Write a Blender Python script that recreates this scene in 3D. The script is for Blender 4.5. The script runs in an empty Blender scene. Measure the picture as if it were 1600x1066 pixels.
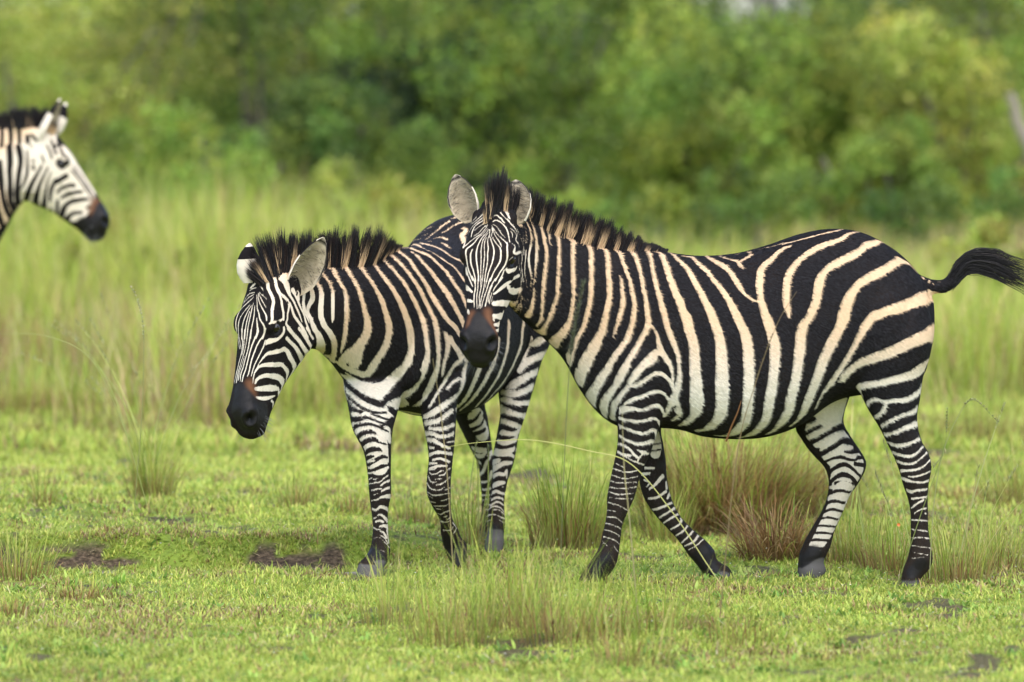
import bpy, bmesh, math, random
import numpy as np
from mathutils import Vector, Matrix
from mathutils.bvhtree import BVHTree
from mathutils.kdtree import KDTree

# ------------------------------------------------------------------ camera
F = 10250.0                       # focal length in pixels of the 1600 px wide photograph
HY = 15.0                         # row of the horizon
CAM_Z = 2.207
PITCH = math.atan((533.0 - HY) / F)
sc = bpy.context.scene
col = sc.collection
cd = bpy.data.cameras.new("camera")
cd.sensor_width = 36.0
cd.lens = F / 1600.0 * 36.0
cd.clip_start = 0.5
cd.clip_end = 3000.0
cd.dof.use_dof = True
cd.dof.focus_distance = 25.15
cd.dof.aperture_fstop = 2.6
cam = bpy.data.objects.new("camera", cd)
cam.location = (0, 0, CAM_Z)
cam.rotation_euler = (math.pi / 2 - PITCH, 0, 0)
col.objects.link(cam)
sc.camera = cam

# ------------------------------------------------------------------ light
SUN_EL, SUN_AZ = math.radians(62), math.radians(168)      # high, bright overcast, the sun high behind the camera
w = bpy.data.worlds.new("World")
sc.world = w
w.use_nodes = True
nt = w.node_tree
nt.nodes.clear()
sky = nt.nodes.new("ShaderNodeTexSky")
sky.sky_type = 'NISHITA'
sky.sun_disc = False
sky.sun_elevation = SUN_EL
sky.sun_rotation = SUN_AZ
sky.air_density = 1.0
sky.dust_density = 1.3
sky.ozone_density = 0.6
bg = nt.nodes.new("ShaderNodeBackground")
bg.inputs[1].default_value = 0.15
wo = nt.nodes.new("ShaderNodeOutputWorld")
nt.links.new(sky.outputs[0], bg.inputs[0])
nt.links.new(bg.outputs[0], wo.inputs[0])
sl = bpy.data.lights.new("sun", 'SUN')
sl.energy = 1.5
sl.angle = math.radians(105)
sl.color = (1.0, 0.95, 0.85)
so = bpy.data.objects.new("sun", sl)
sd_ = Vector((math.sin(SUN_AZ) * math.cos(SUN_EL), math.cos(SUN_AZ) * math.cos(SUN_EL), math.sin(SUN_EL)))
so.rotation_euler = sd_.to_track_quat('Z', 'Y').to_euler()
so.location = (0, 0, 30)
col.objects.link(so)
sc.view_settings.view_transform = 'Standard'
sc.view_settings.look = 'None'
sc.view_settings.gamma = 1.0
sc.view_settings.use_curve_mapping = False
sc.view_settings.exposure = 1.44
sc.render.engine = 'CYCLES'
sc.cycles.use_denoising = True
sc.cycles.max_bounces = 6
sc.cycles.diffuse_bounces = 3
sc.cycles.glossy_bounces = 2
sc.cycles.transmission_bounces = 3
sc.cycles.transparent_max_bounces = 4

# ------------------------------------------------------------------ helpers
CAM = np.array([0, 0, CAM_Z])
FWD = np.array([0, math.cos(PITCH), -math.sin(PITCH)])
UPV = np.array([0, math.sin(PITCH), math.cos(PITCH)])

def ray(px, py):
    d = FWD + np.array([1.0, 0, 0]) * ((px - 800.0) / F) + UPV * ((533.0 - py) / F)
    return d

def P(px, py, Y):
    d = ray(px, py)
    return CAM + d * (Y / d[1])

def proj(p):
    q = np.asarray(p) - CAM
    z = q @ FWD
    return 800.0 + F * q[..., 0] / z, 533.0 - F * (q @ UPV) / z

def smooth(a, b, x):
    t = np.clip((x - a) / (b - a), 0, 1)
    return t * t * (3 - 2 * t)

def mesh_np(name, V, faces, mats=(), attrs=None, smooth_=True):
    """mesh from numpy verts and a list of face arrays (m x 3 and / or m x 4)"""
    me = bpy.data.meshes.new(name)
    V = np.asarray(V, dtype=np.float32)
    me.vertices.add(len(V))
    me.vertices.foreach_set("co", V.ravel())
    if not isinstance(faces, (list, tuple)):
        faces = [faces]
    faces = [np.asarray(f, dtype=np.int32) for f in faces if len(f)]
    tot = np.concatenate([np.full(len(f), f.shape[1], np.int32) for f in faces])
    idx = np.concatenate([f.ravel() for f in faces])
    start = np.concatenate([[0], np.cumsum(tot)[:-1]]).astype(np.int32)
    me.loops.add(len(idx))
    me.loops.foreach_set("vertex_index", idx)
    me.polygons.add(len(tot))
    me.polygons.foreach_set("loop_start", start)
    me.polygons.foreach_set("loop_total", tot)
    me.polygons.foreach_set("use_smooth", np.full(len(tot), bool(smooth_)))
    for k, a in (attrs or {}).items():
        a = np.asarray(a, np.float32)
        if a.ndim == 1:
            at = me.attributes.new(k, 'FLOAT', 'POINT')
            at.data.foreach_set("value", a)
        else:
            at = me.attributes.new(k, 'FLOAT_COLOR', 'POINT')
            at.data.foreach_set("color", a.ravel())
    me.update(calc_edges=True)
    for m in mats:
        me.materials.append(m)
    return me

def link(name, data, parent=None):
    o = bpy.data.objects.new(name, data)
    col.objects.link(o)
    if parent is not None:
        o.parent = parent
        o.matrix_parent_inverse = parent.matrix_world.inverted()
    return o

def tag(o, label=None, cat=None, group=None, kind=None):
    if label: o["label"] = label
    if cat: o["category"] = cat
    if group: o["group"] = group
    if kind: o["kind"] = kind
    return o

def empty(name, loc, rz=0.0):
    o = bpy.data.objects.new(name, None)
    o.empty_display_size = 0.2
    o.location = loc
    o.rotation_euler = (0, 0, rz)
    col.objects.link(o)
    o.matrix_world = Matrix.Translation(Vector(loc)) @ Matrix.Rotation(rz, 4, 'Z')
    return o

def hash2(ix, iy, seed):
    n = (ix.astype(np.int64) * 374761393 + iy.astype(np.int64) * 668265263 + seed * 974634777) & 0x7fffffff
    n = (n ^ (n >> 13)) * 1274126177 & 0x7fffffff
    return ((n ^ (n >> 16)) & 0xffff) / 65535.0

def vnoise(x, y, seed=0):
    ix, iy = np.floor(x), np.floor(y)
    fx, fy = x - ix, y - iy
    fx, fy = fx * fx * (3 - 2 * fx), fy * fy * (3 - 2 * fy)
    a, b = hash2(ix, iy, seed), hash2(ix + 1, iy, seed)
    c, d = hash2(ix, iy + 1, seed), hash2(ix + 1, iy + 1, seed)
    return (a * (1 - fx) + b * fx) * (1 - fy) + (c * (1 - fx) + d * fx) * fy

def fbm(x, y, seed=0, o=3):
    s = 0; a = 0.5
    for i in range(o):
        s = s + a * vnoise(x * 2 ** i, y * 2 ** i, seed + 17 * i)
        a *= 0.5
    return s / (1 - 0.5 ** o)

def new_mat(name):
    m = bpy.data.materials.new(name)
    m.use_nodes = True
    n = m.node_tree.nodes
    b = n["Principled BSDF"]
    return m, m.node_tree, b

def node(t, kind, **kw):
    n = t.nodes.new(kind)
    for k, v in kw.items():
        setattr(n, k, v)
    return n

def mixc(t, fac, a, b):
    n = node(t, "ShaderNodeMix", data_type='RGBA')
    for sock, v in ((n.inputs[0], fac), (n.inputs[6], a), (n.inputs[7], b)):
        if isinstance(v, (int, float)): sock.default_value = v
        elif isinstance(v, tuple): sock.default_value = (*v, 1.0)
        else: t.links.new(v, sock)
    return n.outputs[2]

def mathn(t, op, a, b=None, clamp=False):
    n = node(t, "ShaderNodeMath", operation=op)
    n.use_clamp = clamp
    for i, v in enumerate((a, b)):
        if v is None: continue
        if isinstance(v, (int, float)): n.inputs[i].default_value = v
        else: t.links.new(v, n.inputs[i])
    return n.outputs[0]

def attr(t, name):
    return node(t, "ShaderNodeAttribute", attribute_name=name)

def noise_n(t, scale, detail=3.0, vec=None, rough=0.55):
    n = node(t, "ShaderNodeTexNoise")
    n.inputs["Scale"].default_value = scale
    n.inputs["Detail"].default_value = detail
    n.inputs["Roughness"].default_value = rough
    if vec is not None: t.links.new(vec, n.inputs["Vector"])
    return n.outputs["Fac"]

def ramp(t, fac, stops):
    n = node(t, "ShaderNodeValToRGB")
    e = n.color_ramp.elements
    while len(e) < len(stops): e.new(0.5)
    for i, (p, c) in enumerate(stops):
        e[i].position = p
        e[i].color = (*c, 1.0)
    t.links.new(fac, n.inputs[0])
    return n.outputs[0]
# ------------------------------------------------------------------ ground
def bank(x, y):
    """low earth bank that crosses the lawn behind the zebras' feet"""
    edge = 25.98 + 0.10 * np.sin(x * 2.1 + 1.0) + 0.16 * (fbm(x * 2.3, x * 0 + 3.0, 5) - .5)
    side = smooth(0.1, -0.7, x) * 1.0 + 0.0
    rise = smooth(0.0, 0.30, y - edge) * (1 - smooth(1.5, 6.0, y - edge))
    return edge, side, rise * side

def ground_z(x, y):
    x, y = np.asarray(x, float), np.asarray(y, float)
    e, s, b = bank(x, y)
    near = smooth(70, 40, y)
    z = 0.085 * b + (0.065 * (fbm(x * 1.1, y * 1.1, 2, 4) - .5) + 0.018 * (fbm(x * 5.0, y * 5.0, 9, 2) - .5)) * near
    z = z + b * 0.05 * (fbm(x * 9.0, y * 9.0, 15, 3) - .5)
    z = z - 0.02 * np.exp(-((y - e + .10) / .16) ** 2) * s
    return z + 0.6 * smooth(60, 120, y) * (fbm(x * .05, y * .05, 31) - .3)

def mud(x, y):
    """0 grass .. 1 bare earth"""
    e, s, b = bank(x, y)
    n = fbm(x * 5.0 + 7, y * 3.2, 41, 4)
    n2 = fbm(x * 1.1, y * 0.8 + 3, 47, 2)
    m = np.maximum(smooth(.69, .74, n + 0.30 * (n2 - .5) + .022 * smooth(24.5, 22.5, y)), .9 * smooth(.70, .75, fbm(x * 11 + 3, y * 7, 43, 3)))
    face = np.exp(-((y - e - .06) / .10) ** 4) * s * smooth(.53, .60, fbm(x * 5.3, y * 6.0, 51, 4))
    holes = sum(np.exp(-((x - cx) / wx) ** 2) for cx, wx in ((-1.74, .16), (-2.05, .07), (-.98, .04), (-.72, .05)))
    face = np.maximum(face, np.exp(-((y - e - .10) / .12) ** 4) * s * smooth(.34, .44, holes * .62 + .95 * (fbm(x * 9, y * 14, 59, 4) - .5)))
    foot = np.exp(-((y - e + .12) / .13) ** 4) * smooth(-1.3, -1.5, x) * smooth(-2.1, -1.8, x) * smooth(.30, .5, fbm(x * 4, y * 6, 57, 3)) * .95
    foot2 = np.exp(-((y - 25.64) / .25) ** 4) * smooth(-1.0, -.8, x) * smooth(-.40, -.6, x) * smooth(.30, .5, fbm(x * 4, y * 6, 58, 3)) * .95
    return np.clip(np.maximum(np.maximum(m * 0.9 * smooth(38, 33, y), face), np.maximum(foot, foot2)), 0, 1)

def wet(x, y):
    """pale drying mud along the foot of the bank"""
    e, s, b = bank(x, y)
    a = np.exp(-((y - e + .13) / .09) ** 4) * smooth(-1.45, -1.6, x) * smooth(-2.1, -1.9, x)
    c = np.exp(-((y - 25.72) / .16) ** 4) * smooth(-1.0, -.9, x) * smooth(-.45, -.6, x)
    return np.clip(np.maximum(a, c), 0, 1)

def make_ground():
    m, t, b = new_mat("soil")
    tc = node(t, "ShaderNodeTexCoord").outputs["Object"]
    n1, n2 = noise_n(t, 6.0, 5.0, tc), noise_n(t, 60.0, 4.0, tc)
    soil = ramp(t, n2, [(.3, (.016, .010, .005)), (.5, (.055, .036, .019)), (.72, (.14, .098, .060))])
    green = ramp(t, n1, [(.3, (.15, .21, .025)), (.55, (.24, .32, .036)), (.75, (.34, .34, .06))])
    n3 = noise_n(t, 150.0, 4.0, tc)
    soil = mixc(t, attr(t, "wet").outputs["Fac"], soil, (.26, .22, .18))
    green = mixc(t, mathn(t, 'MULTIPLY', n3, 0.7), green, (.05, .07, .012))
    c = mixc(t, attr(t, "mud").outputs["Fac"], green, soil)
    t.links.new(c, b.inputs["Base Color"])
    b.inputs["Roughness"].default_value = 0.9
    b.inputs["Specular IOR Level"].default_value = 0.2
    bp = node(t, "ShaderNodeBump"); bp.inputs["Strength"].default_value = 0.6; bp.inputs["Distance"].default_value = 0.02
    t.links.new(n2, bp.inputs["Height"]); t.links.new(bp.outputs[0], b.inputs["Normal"])
    xs = np.concatenate([-np.geomspace(900, 5.1, 30), np.arange(-5, 5.01, .03), np.geomspace(5.1, 900, 30)])
    ys = np.concatenate([[-60, 0, 8, 14, 17], np.arange(19, 25.7, .04), np.arange(25.7, 26.5, .015), np.arange(26.52, 38, .05), np.geomspace(38.2, 1600, 70)])
    X, Y = np.meshgrid(xs, ys)
    Z = ground_z(X, Y)
    V = np.stack([X, Y, Z], -1).reshape(-1, 3)
    nx, ny = len(xs), len(ys)
    i = np.arange(ny - 1)[:, None] * nx; j = np.arange(nx - 1)[None]
    q = np.stack([i + j, i + j + 1, i + nx + j + 1, i + nx + j], -1).reshape(-1, 4)
    tag(link("ground", mesh_np("ground", V, q, [m], dict(mud=mud(X, Y).ravel(), wet=wet(X, Y).ravel()))), kind="structure")
make_ground()
# ------------------------------------------------------------------ zebra: materials
def make_coat():
    m, t, b = new_mat("zebra_coat")
    geo = node(t, "ShaderNodeTexCoord")
    obj = geo.outputs["Object"]
    f = attr(t, "stripe").outputs["Fac"]
    n1 = noise_n(t, 190.0, 3.0, obj)
    n2 = noise_n(t, 45.0, 2.0, obj)
    j = mathn(t, 'MULTIPLY', mathn(t, 'SUBTRACT', n1, 0.5), 0.0060)
    j2 = mathn(t, 'MULTIPLY', mathn(t, 'SUBTRACT', n2, 0.5), 0.0040)
    fine = attr(t, "fine").outputs["Fac"]
    js = mathn(t, 'MULTIPLY', mathn(t, 'ADD', j, j2), mathn(t, 'SUBTRACT', 1.0, mathn(t, 'MULTIPLY', fine, 0.72)))
    fs = mathn(t, 'ADD', f, js)
    mr = node(t, "ShaderNodeMapRange", interpolation_type='SMOOTHSTEP')
    t.links.new(fs, mr.inputs[0])
    mr.inputs[1].default_value = -0.0013
    mr.inputs[2].default_value = 0.0013
    mr.inputs[3].default_value = 1.0
    mr.inputs[4].default_value = 0.0
    white = mr.outputs[0]
    n3 = noise_n(t, 9.0, 4.0, obj)
    n4 = noise_n(t, 320.0, 2.0, obj)
    wcol = mixc(t, attr(t, "buff").outputs["Fac"], (0.80, 0.73, 0.61), (0.76, 0.52, 0.31))
    wcol = mixc(t, mathn(t, 'MULTIPLY', mathn(t, 'SUBTRACT', n3, 0.35, True), 0.9, True), wcol, (0.50, 0.37, 0.24))
    wcol = mixc(t, mathn(t, 'MULTIPLY', n4, 0.30), wcol, (0.40, 0.30, 0.20))
    kcol = mixc(t, n3, (0.0045, 0.004, 0.005), (0.011, 0.008, 0.007))
    kcol = mixc(t, mathn(t, 'MULTIPLY', n4, 0.45), kcol, (0.020, 0.017, 0.017))
    sx = node(t, "ShaderNodeSeparateXYZ"); t.links.new(obj, sx.inputs[0])
    low = node(t, "ShaderNodeMapRange"); t.links.new(sx.outputs[2], low.inputs[0])
    low.inputs[1].default_value = 0.85; low.inputs[2].default_value = 0.10; low.inputs[3].default_value = 0.0; low.inputs[4].default_value = 1.0
    dust = mathn(t, 'MULTIPLY', low.outputs[0], mathn(t, 'ADD', n3, noise_n(t, 32.0, 4.0, obj)))
    wcol = mixc(t, mathn(t, 'MULTIPLY', dust, 0.42, True), wcol, (0.42, 0.34, 0.25))
    kcol = mixc(t, mathn(t, 'MULTIPLY', dust, 0.60, True), kcol, (0.035, 0.024, 0.016))
    kcol = mixc(t, mathn(t, 'MULTIPLY', mathn(t, 'SUBTRACT', noise_n(t, 4.0, 3.0, obj), 0.45, True), 1.6, True), kcol, (0.028, 0.017, 0.010))
    c = mixc(t, white, kcol, wcol)
    c = mixc(t, attr(t, "brown").outputs["Fac"], c, (0.13, 0.058, 0.030))
    mz = mixc(t, n4, (0.0035, 0.003, 0.003), (0.016, 0.013, 0.012))
    c = mixc(t, attr(t, "dark").outputs["Fac"], c, mz)
    c = mixc(t, attr(t, "hole").outputs["Fac"], c, (0.0025, 0.002, 0.002))
    ho = mixc(t, n3, (0.050, 0.045, 0.042), (0.13, 0.118, 0.108))
    c = mixc(t, attr(t, "hoof").outputs["Fac"], c, ho)
    ec = mixc(t, noise_n(t, 55.0, 4.0, obj), (0.24, 0.18, 0.11), (0.66, 0.55, 0.38))
    ec = mixc(t, attr(t, "deep").outputs["Fac"], ec, (0.07, 0.050, 0.032))
    c = mixc(t, attr(t, "ear").outputs["Fac"], c, ec)
    t.links.new(c, b.inputs["Base Color"])
    dk = attr(t, "dark").outputs["Fac"]
    t.links.new(mathn(t, 'SUBTRACT', 0.74, mathn(t, 'MULTIPLY', dk, 0.26)), b.inputs["Roughness"])
    t.links.new(mathn(t, 'ADD', 0.06, mathn(t, 'MULTIPLY', dk, 0.12)), b.inputs["Specular IOR Level"])
    b.inputs["Sheen Weight"].default_value = 0.0
    b.inputs["Sheen Roughness"].default_value = 0.4
    bp = node(t, "ShaderNodeBump")
    bp.inputs["Strength"].default_value = 0.22
    bp.inputs["Distance"].default_value = 0.004
    h = mathn(t, 'ADD', noise_n(t, 260.0, 3.0, obj), mathn(t, 'MULTIPLY', noise_n(t, 28.0, 3.0, obj), 1.2))
    t.links.new(h, bp.inputs["Height"])
    b2 = node(t, "ShaderNodeBump"); b2.inputs["Strength"].default_value = 0.35; b2.inputs["Distance"].default_value = 0.035
    t.links.new(noise_n(t, 8.0, 3.0, obj), b2.inputs["Height"]); t.links.new(b2.outputs[0], bp.inputs["Normal"])
    t.links.new(bp.outputs[0], b.inputs["Normal"])
    return m

COAT = make_coat()

def make_hair():
    m, t, b = new_mat("zebra_hair")
    t.links.new(attr(t, "tint").outputs["Color"], b.inputs["Base Color"])
    b.inputs["Roughness"].default_value = 0.5
    b.inputs["Specular IOR Level"].default_value = 0.35
    return m
HAIR = make_hair()
FUR = make_hair()
FUR.name = "zebra_fur"
FUR.node_tree.nodes["Principled BSDF"].inputs["Roughness"].default_value = 0.66
FUR.node_tree.nodes["Principled BSDF"].inputs["Specular IOR Level"].default_value = 0.12

def make_eye():
    m, t, b = new_mat("zebra_eye")
    b.inputs["Base Color"].default_value = (0.012, 0.007, 0.005, 1)
    b.inputs["Roughness"].default_value = 0.06
    b.inputs["Specular IOR Level"].default_value = 0.6
    return m
EYE = make_eye()

# ------------------------------------------------------------------ zebra: lofted body
def catmull(pts, step):
    """Catmull-Rom through rows of pts; first three columns are the position used for spacing"""
    pts = np.asarray(pts, float)
    n = len(pts)
    ext = np.vstack([2 * pts[0] - pts[1], pts, 2 * pts[-1] - pts[-2]])
    out = []
    for i in range(n - 1):
        p0, p1, p2, p3 = ext[i:i + 4]
        k = max(1, int(math.ceil(np.linalg.norm(p2[:3] - p1[:3]) / step)))
        for j in range(k):
            u = j / k
            out.append(0.5 * (2 * p1 + (p2 - p0) * u + (2 * p0 - 5 * p1 + 4 * p2 - p3) * u * u
                              + (3 * p1 - p0 - 3 * p2 + p3) * u ** 3))
    out.append(pts[-1])
    return np.array(out)

class Body:
    """collects lofts and ellipsoids; each loft remembers centres and the near-side direction"""
    def __init__(self):
        self.V, self.Fq, self.Ft, self.n = [], [], [], 0
        self.cen, self.side = [], []

    def add(self, V, q, t):
        self.V.append(V)
        if len(q): self.Fq.append(np.asarray(q) + self.n)
        if len(t): self.Ft.append(np.asarray(t) + self.n)
        self.n += len(V)

    def loft(self, st, S, e=2.2, k=0.0, cap0=0.02, cap1=0.02, step=0.015, ring=36):
        """st rows: C(3) A(3) B(3)"""
        D = catmull(st, step)
        rows = [D]
        def capr(d, dn, r):
            t = d[:3] - dn[:3]
            t = t / (np.linalg.norm(t) + 1e-9)
            res = []
            for j in (1, 2, 3, 4):
                a = j / 4.4 * math.pi / 2
                c = d.copy()
                c[:3] += t * r * math.sin(a)
                c[3:] *= math.cos(a)
                res.append(c)
            return np.array(res)
        R = np.vstack([capr(D[0], D[1], cap0)[::-1], D, capr(D[-1], D[-2], cap1)])
        th = np.linspace(0, 2 * math.pi, ring, endpoint=False)
        cc, ss = np.cos(th), np.sin(th)
        ca = np.sign(cc) * np.abs(cc) ** (2 / e)
        sa = np.sign(ss) * np.abs(ss) ** (2 / e) * (1 - k * cc)
        V = R[:, None, :3] + R[:, None, 3:6] * ca[None, :, None] + R[:, None, 6:9] * sa[None, :, None]
        m = len(R)
        V = V.reshape(-1, 3)
        i = np.arange(m - 1)[:, None] * ring
        j = np.arange(ring)[None, :]
        j2 = (j + 1) % ring
        q = np.stack([i + j, i + j2, i + ring + j2, i + ring + j], -1).reshape(-1, 4)
        c0, c1 = len(V), len(V) + 1
        V = np.vstack([V, R[0, :3], R[-1, :3]])
        jj = np.arange(ring)
        t0 = np.stack([np.full(ring, c0), (jj + 1) % ring, jj], -1)
        b = (m - 1) * ring
        t1 = np.stack([np.full(ring, c1), b + jj, b + (jj + 1) % ring], -1)
        self.add(V, q, np.vstack([t0, t1]))
        self.cen.append(D[:, :3])
        self.side.append(np.tile(np.asarray(S, float), (len(D), 1)))

    def ball(self, M, n=20):
        """ellipsoid: unit sphere through the 4x4 matrix M"""
        u = np.linspace(0, math.pi, n // 2 + 1)[1:-1]
        v = np.linspace(0, 2 * math.pi, n, endpoint=False)
        V = np.stack([np.outer(np.sin(u), np.cos(v)), np.outer(np.sin(u), np.sin(v)), np.outer(np.cos(u), np.ones(n))], -1).reshape(-1, 3)
        V = np.vstack([V, [0, 0, 1], [0, 0, -1]])
        m = len(u)
        i = np.arange(m - 1)[:, None] * n
        j = np.arange(n)[None, :]
        q = np.stack([i + j, i + n + j, i + n + (j + 1) % n, i + (j + 1) % n], -1).reshape(-1, 4)
        jj = np.arange(n)
        t0 = np.stack([np.full(n, m * n), jj, (jj + 1) % n], -1)
        t1 = np.stack([np.full(n, m * n + 1), (m - 1) * n + (jj + 1) % n, (m - 1) * n + jj], -1)
        V = V @ M[:3, :3].T + M[:3, 3]
        self.add(V, q, np.vstack([t0, t1]))

    def remesh(self, voxel, iters=34, keep=None):
        me = mesh_np("tmp", np.vstack(self.V), [np.vstack(self.Fq), np.vstack(self.Ft)])
        o = link("tmp", me)
        md = o.modifiers.new("r", 'REMESH')
        md.mode = 'VOXEL'
        md.voxel_size = voxel
        V, Fq = eval_mesh(o)
        bpy.data.objects.remove(o)
        E = np.vstack([Fq[:, [0, 1]], Fq[:, [1, 2]], Fq[:, [2, 3]], Fq[:, [3, 0]]])
        E = E[E[:, 0] < E[:, 1]]
        deg = np.bincount(E.ravel(), minlength=len(V)).astype(float)
        wk = np.ones(len(V))
        if keep is not None:
            h = V @ keep[:3, :3].T + keep[:3, 3]
            wk = 1 - smooth(.02, .14, h[:, 0]) * smooth(-.36, -.30, h[:, 2]) * (np.abs(h[:, 1]) < .16) * (h[:, 0] < .68)
            wk = wk * smooth(.12, .45, V[:, 2])
        for it in range(iters):
            wi = 1.0 if it < 9 else wk[:, None]
            for lam in (0.55, -0.57):
                acc = np.stack([np.bincount(E[:, 0], V[E[:, 1], c], len(V)) + np.bincount(E[:, 1], V[E[:, 0], c], len(V)) for c in range(3)], -1)
                V = V + wi * lam * (acc / deg[:, None] - V)
        return V, Fq

def eval_mesh(o):
    dg = bpy.context.evaluated_depsgraph_get()
    dg.update()
    ev = o.evaluated_get(dg)
    me = ev.to_mesh()
    V = np.empty(len(me.vertices) * 3, np.float32)
    me.vertices.foreach_get("co", V)
    n = np.empty(len(me.loops), np.int32)
    me.loops.foreach_get("vertex_index", n)
    tot = np.empty(len(me.polygons), np.int32)
    me.polygons.foreach_get("loop_total", tot)
    assert (tot == 4).all(), "remesh gave non quads"
    ev.to_mesh_clear()
    return V.reshape(-1, 3).astype(float), n.reshape(-1, 4)

def E(x1, y1, x2, y2, Y, hw, B=(0, 1, 0), dY=0.0):
    """loft station from the two outline points of a section in the photograph, at depth Y"""
    a, b = P(x1, y1, Y - dY), P(x2, y2, Y + dY)
    B = np.asarray(B, float)
    B = B / np.linalg.norm(B) * hw
    return np.concatenate([(a + b) / 2, (a - b) / 2, B])

# ------------------------------------------------------------------ zebra: head shape in its own axes
# x from poll to nose along the face, y to the animal's left, z out of the forehead
HEAD = [(-0.05, -0.060, -0.200, .055), (0.0, -0.030, -0.240, .064), (0.05, 0.014, -0.262, .074), (0.10, 0.029, -0.272, .082),
        (0.15, 0.034, -0.274, .087), (0.20, 0.034, -0.270, .086), (0.25, 0.032, -0.255, .077), (0.30, 0.030, -0.225, .067),
        (0.35, 0.029, -0.192, .059), (0.40, 0.028, -0.170, .053), (0.44, 0.027, -0.154, .052), (0.48, 0.026, -0.138, .056),
        (0.51, 0.022, -0.130, .060), (0.537, 0.008, -0.122, .058), (0.557, -0.012, -0.113, .049), (0.569, -0.030, -0.100, .036)]
BALLS = [((0.175, .052, -.165), (.095, .034, .090)), ((0.190, .070, -.004), (.042, .025, .028)), ((0.505, .036, -.018), (.038, .027, .034)),
         ((0.215, .066, -.048), (.060, .022, .022)), ((0.035, .050, -.055), (.040, .028, .032))]
MID = [((0.545, 0, -.102), (.030, .038, .022)), ((0.08, 0, .006), (.07, .055, .026))]
LM = dict(eyeL=(.203, .088, -.025), eyeR=(.203, -.088, -.025), nosL=(.524, .050, -.012), nosR=(.524, -.050, -.012),
          tip=(.575, 0, -.070), earL=(.035, .062, -.055), earR=(.035, -.062, -.055), whorl=(.078, 0, .029), nose=(.42, 0, .028),
          jaw=(.27, .035, -.252), jawR=(.27, -.035, -.252), chin=(.555, 0, -.118), chinb=(.485, 0, -.142), jawb=(.315, .03, -.222), snout=(.512, 0, .023), throat=(.02, 0, -.24))

def rotvec(r):
    a = np.linalg.norm(r)
    if a < 1e-9: return np.eye(3)
    return np.array(Matrix.Rotation(a, 3, Vector(r / a)))

def fit_head(px, Y, R0, s0=1.15, wt=None):
    """rotation, place and size of the head from outline points; Y = distance of the head's middle"""
    keys = list(px)
    L = np.array([LM[k] for k in keys]) - np.array([0.25, 0, -.09])
    T = np.array([px[k] for k in keys], float)
    W = np.array([(wt or {}).get(k, 1.0) for k in keys])
    c0 = P(T[:, 0].mean(), T[:, 1].mean(), Y)
    x = np.array([0, 0, 0, c0[0], c0[2], s0])
    def res(x):
        R = rotvec(x[:3]) @ R0
        p = (L * x[5]) @ R.T + np.array([x[3], Y, x[4]])
        u, v = proj(p)
        return np.concatenate([(np.stack([u, v], -1) - T)[:, i] * W for i in (0, 1)] + [[(x[5] - s0) * 120]])
    for it in range(60):
        r = res(x)
        J = np.stack([(res(x + np.eye(6)[i] * 1e-5) - r) / 1e-5 for i in range(6)], -1)
        x = x - np.linalg.solve(J.T @ J + 1e-3 * np.eye(6) * np.diag(J.T @ J), J.T @ r)
    R = rotvec(x[:3]) @ R0
    M = np.eye(4)
    M[:3, :3] = R * x[5]
    M[:3, 3] = np.array([x[3], Y, x[4]]) - M[:3, :3] @ np.array([0.25, 0, -.09])
    rr = res(x)[:-1].reshape(2, -1).T
    print("head fit scale %.3f" % x[5], {k: tuple(np.round(r, 1)) for k, r in zip(keys, rr)})
    return M

def add_head(b, M, S):
    R, t = M[:3, :3], M[:3, 3]
    st = []
    for x, zt, zb, hw in HEAD:
        C = R @ np.array([x, 0, (zt + zb) / 2]) + t
        st.append(np.concatenate([C, R @ np.array([0, 0, (zt - zb) / 2]), R @ np.array([0, hw, 0])]))
    b.loft(st, S, e=2.5, k=-0.22, cap0=0.03, cap1=0.022)
    for c, r in BALLS:
        for s in (1, -1):
            m = np.eye(4)
            m[:3, :3] = R @ np.diag(r)
            m[:3, 3] = R @ np.array([c[0], c[1] * s, c[2]]) + t
            b.ball(m)
    for c, r in MID:
        m = np.eye(4)
        m[:3, :3] = R @ np.diag(r)
        m[:3, 3] = R @ np.array(c) + t
        b.ball(m)

# ------------------------------------------------------------------ zebra: coat pattern
def parse(text, wins):
    out = []
    for line in text.strip().splitlines():
        line = line.split('#')[0].strip()
        if not line: continue
        for part in line.split(';'):
            tk = part.split()
            if not tk: continue
            kind, pts, wn = tk[0], [], None
            if kind not in ('W', 'K', 'M', 'N', 'O'):
                tk = [last_kind, last_win] + tk if ',' in tk[0] else [last_kind] + tk
                kind = tk[0]
            for k in tk[1:]:
                if ',' in k:
                    a = [float(v) for v in k.split(',')]
                    x0, y0, s = wins[wn]
                    pts.append((x0 + a[0] * s, y0 + a[1] * s, a[2] * s))
                else:
                    wn = k
            last_kind, last_win = kind, wn
            out.append((kind, pts))
    return out

def seg_dist(p, a, b, ra, rb):
    ab = b - a
    l2 = np.maximum((ab * ab).sum(-1), 1e-12)
    ap = p[:, None, :] - a[None]
    t = np.clip((ap * ab[None]).sum(-1) / l2[None], 0, 1)
    d = ap - t[..., None] * ab[None]
    return (np.sqrt((d * d).sum(-1)) - (ra[None] * (1 - t) + rb[None] * t)).min(1)

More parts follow.
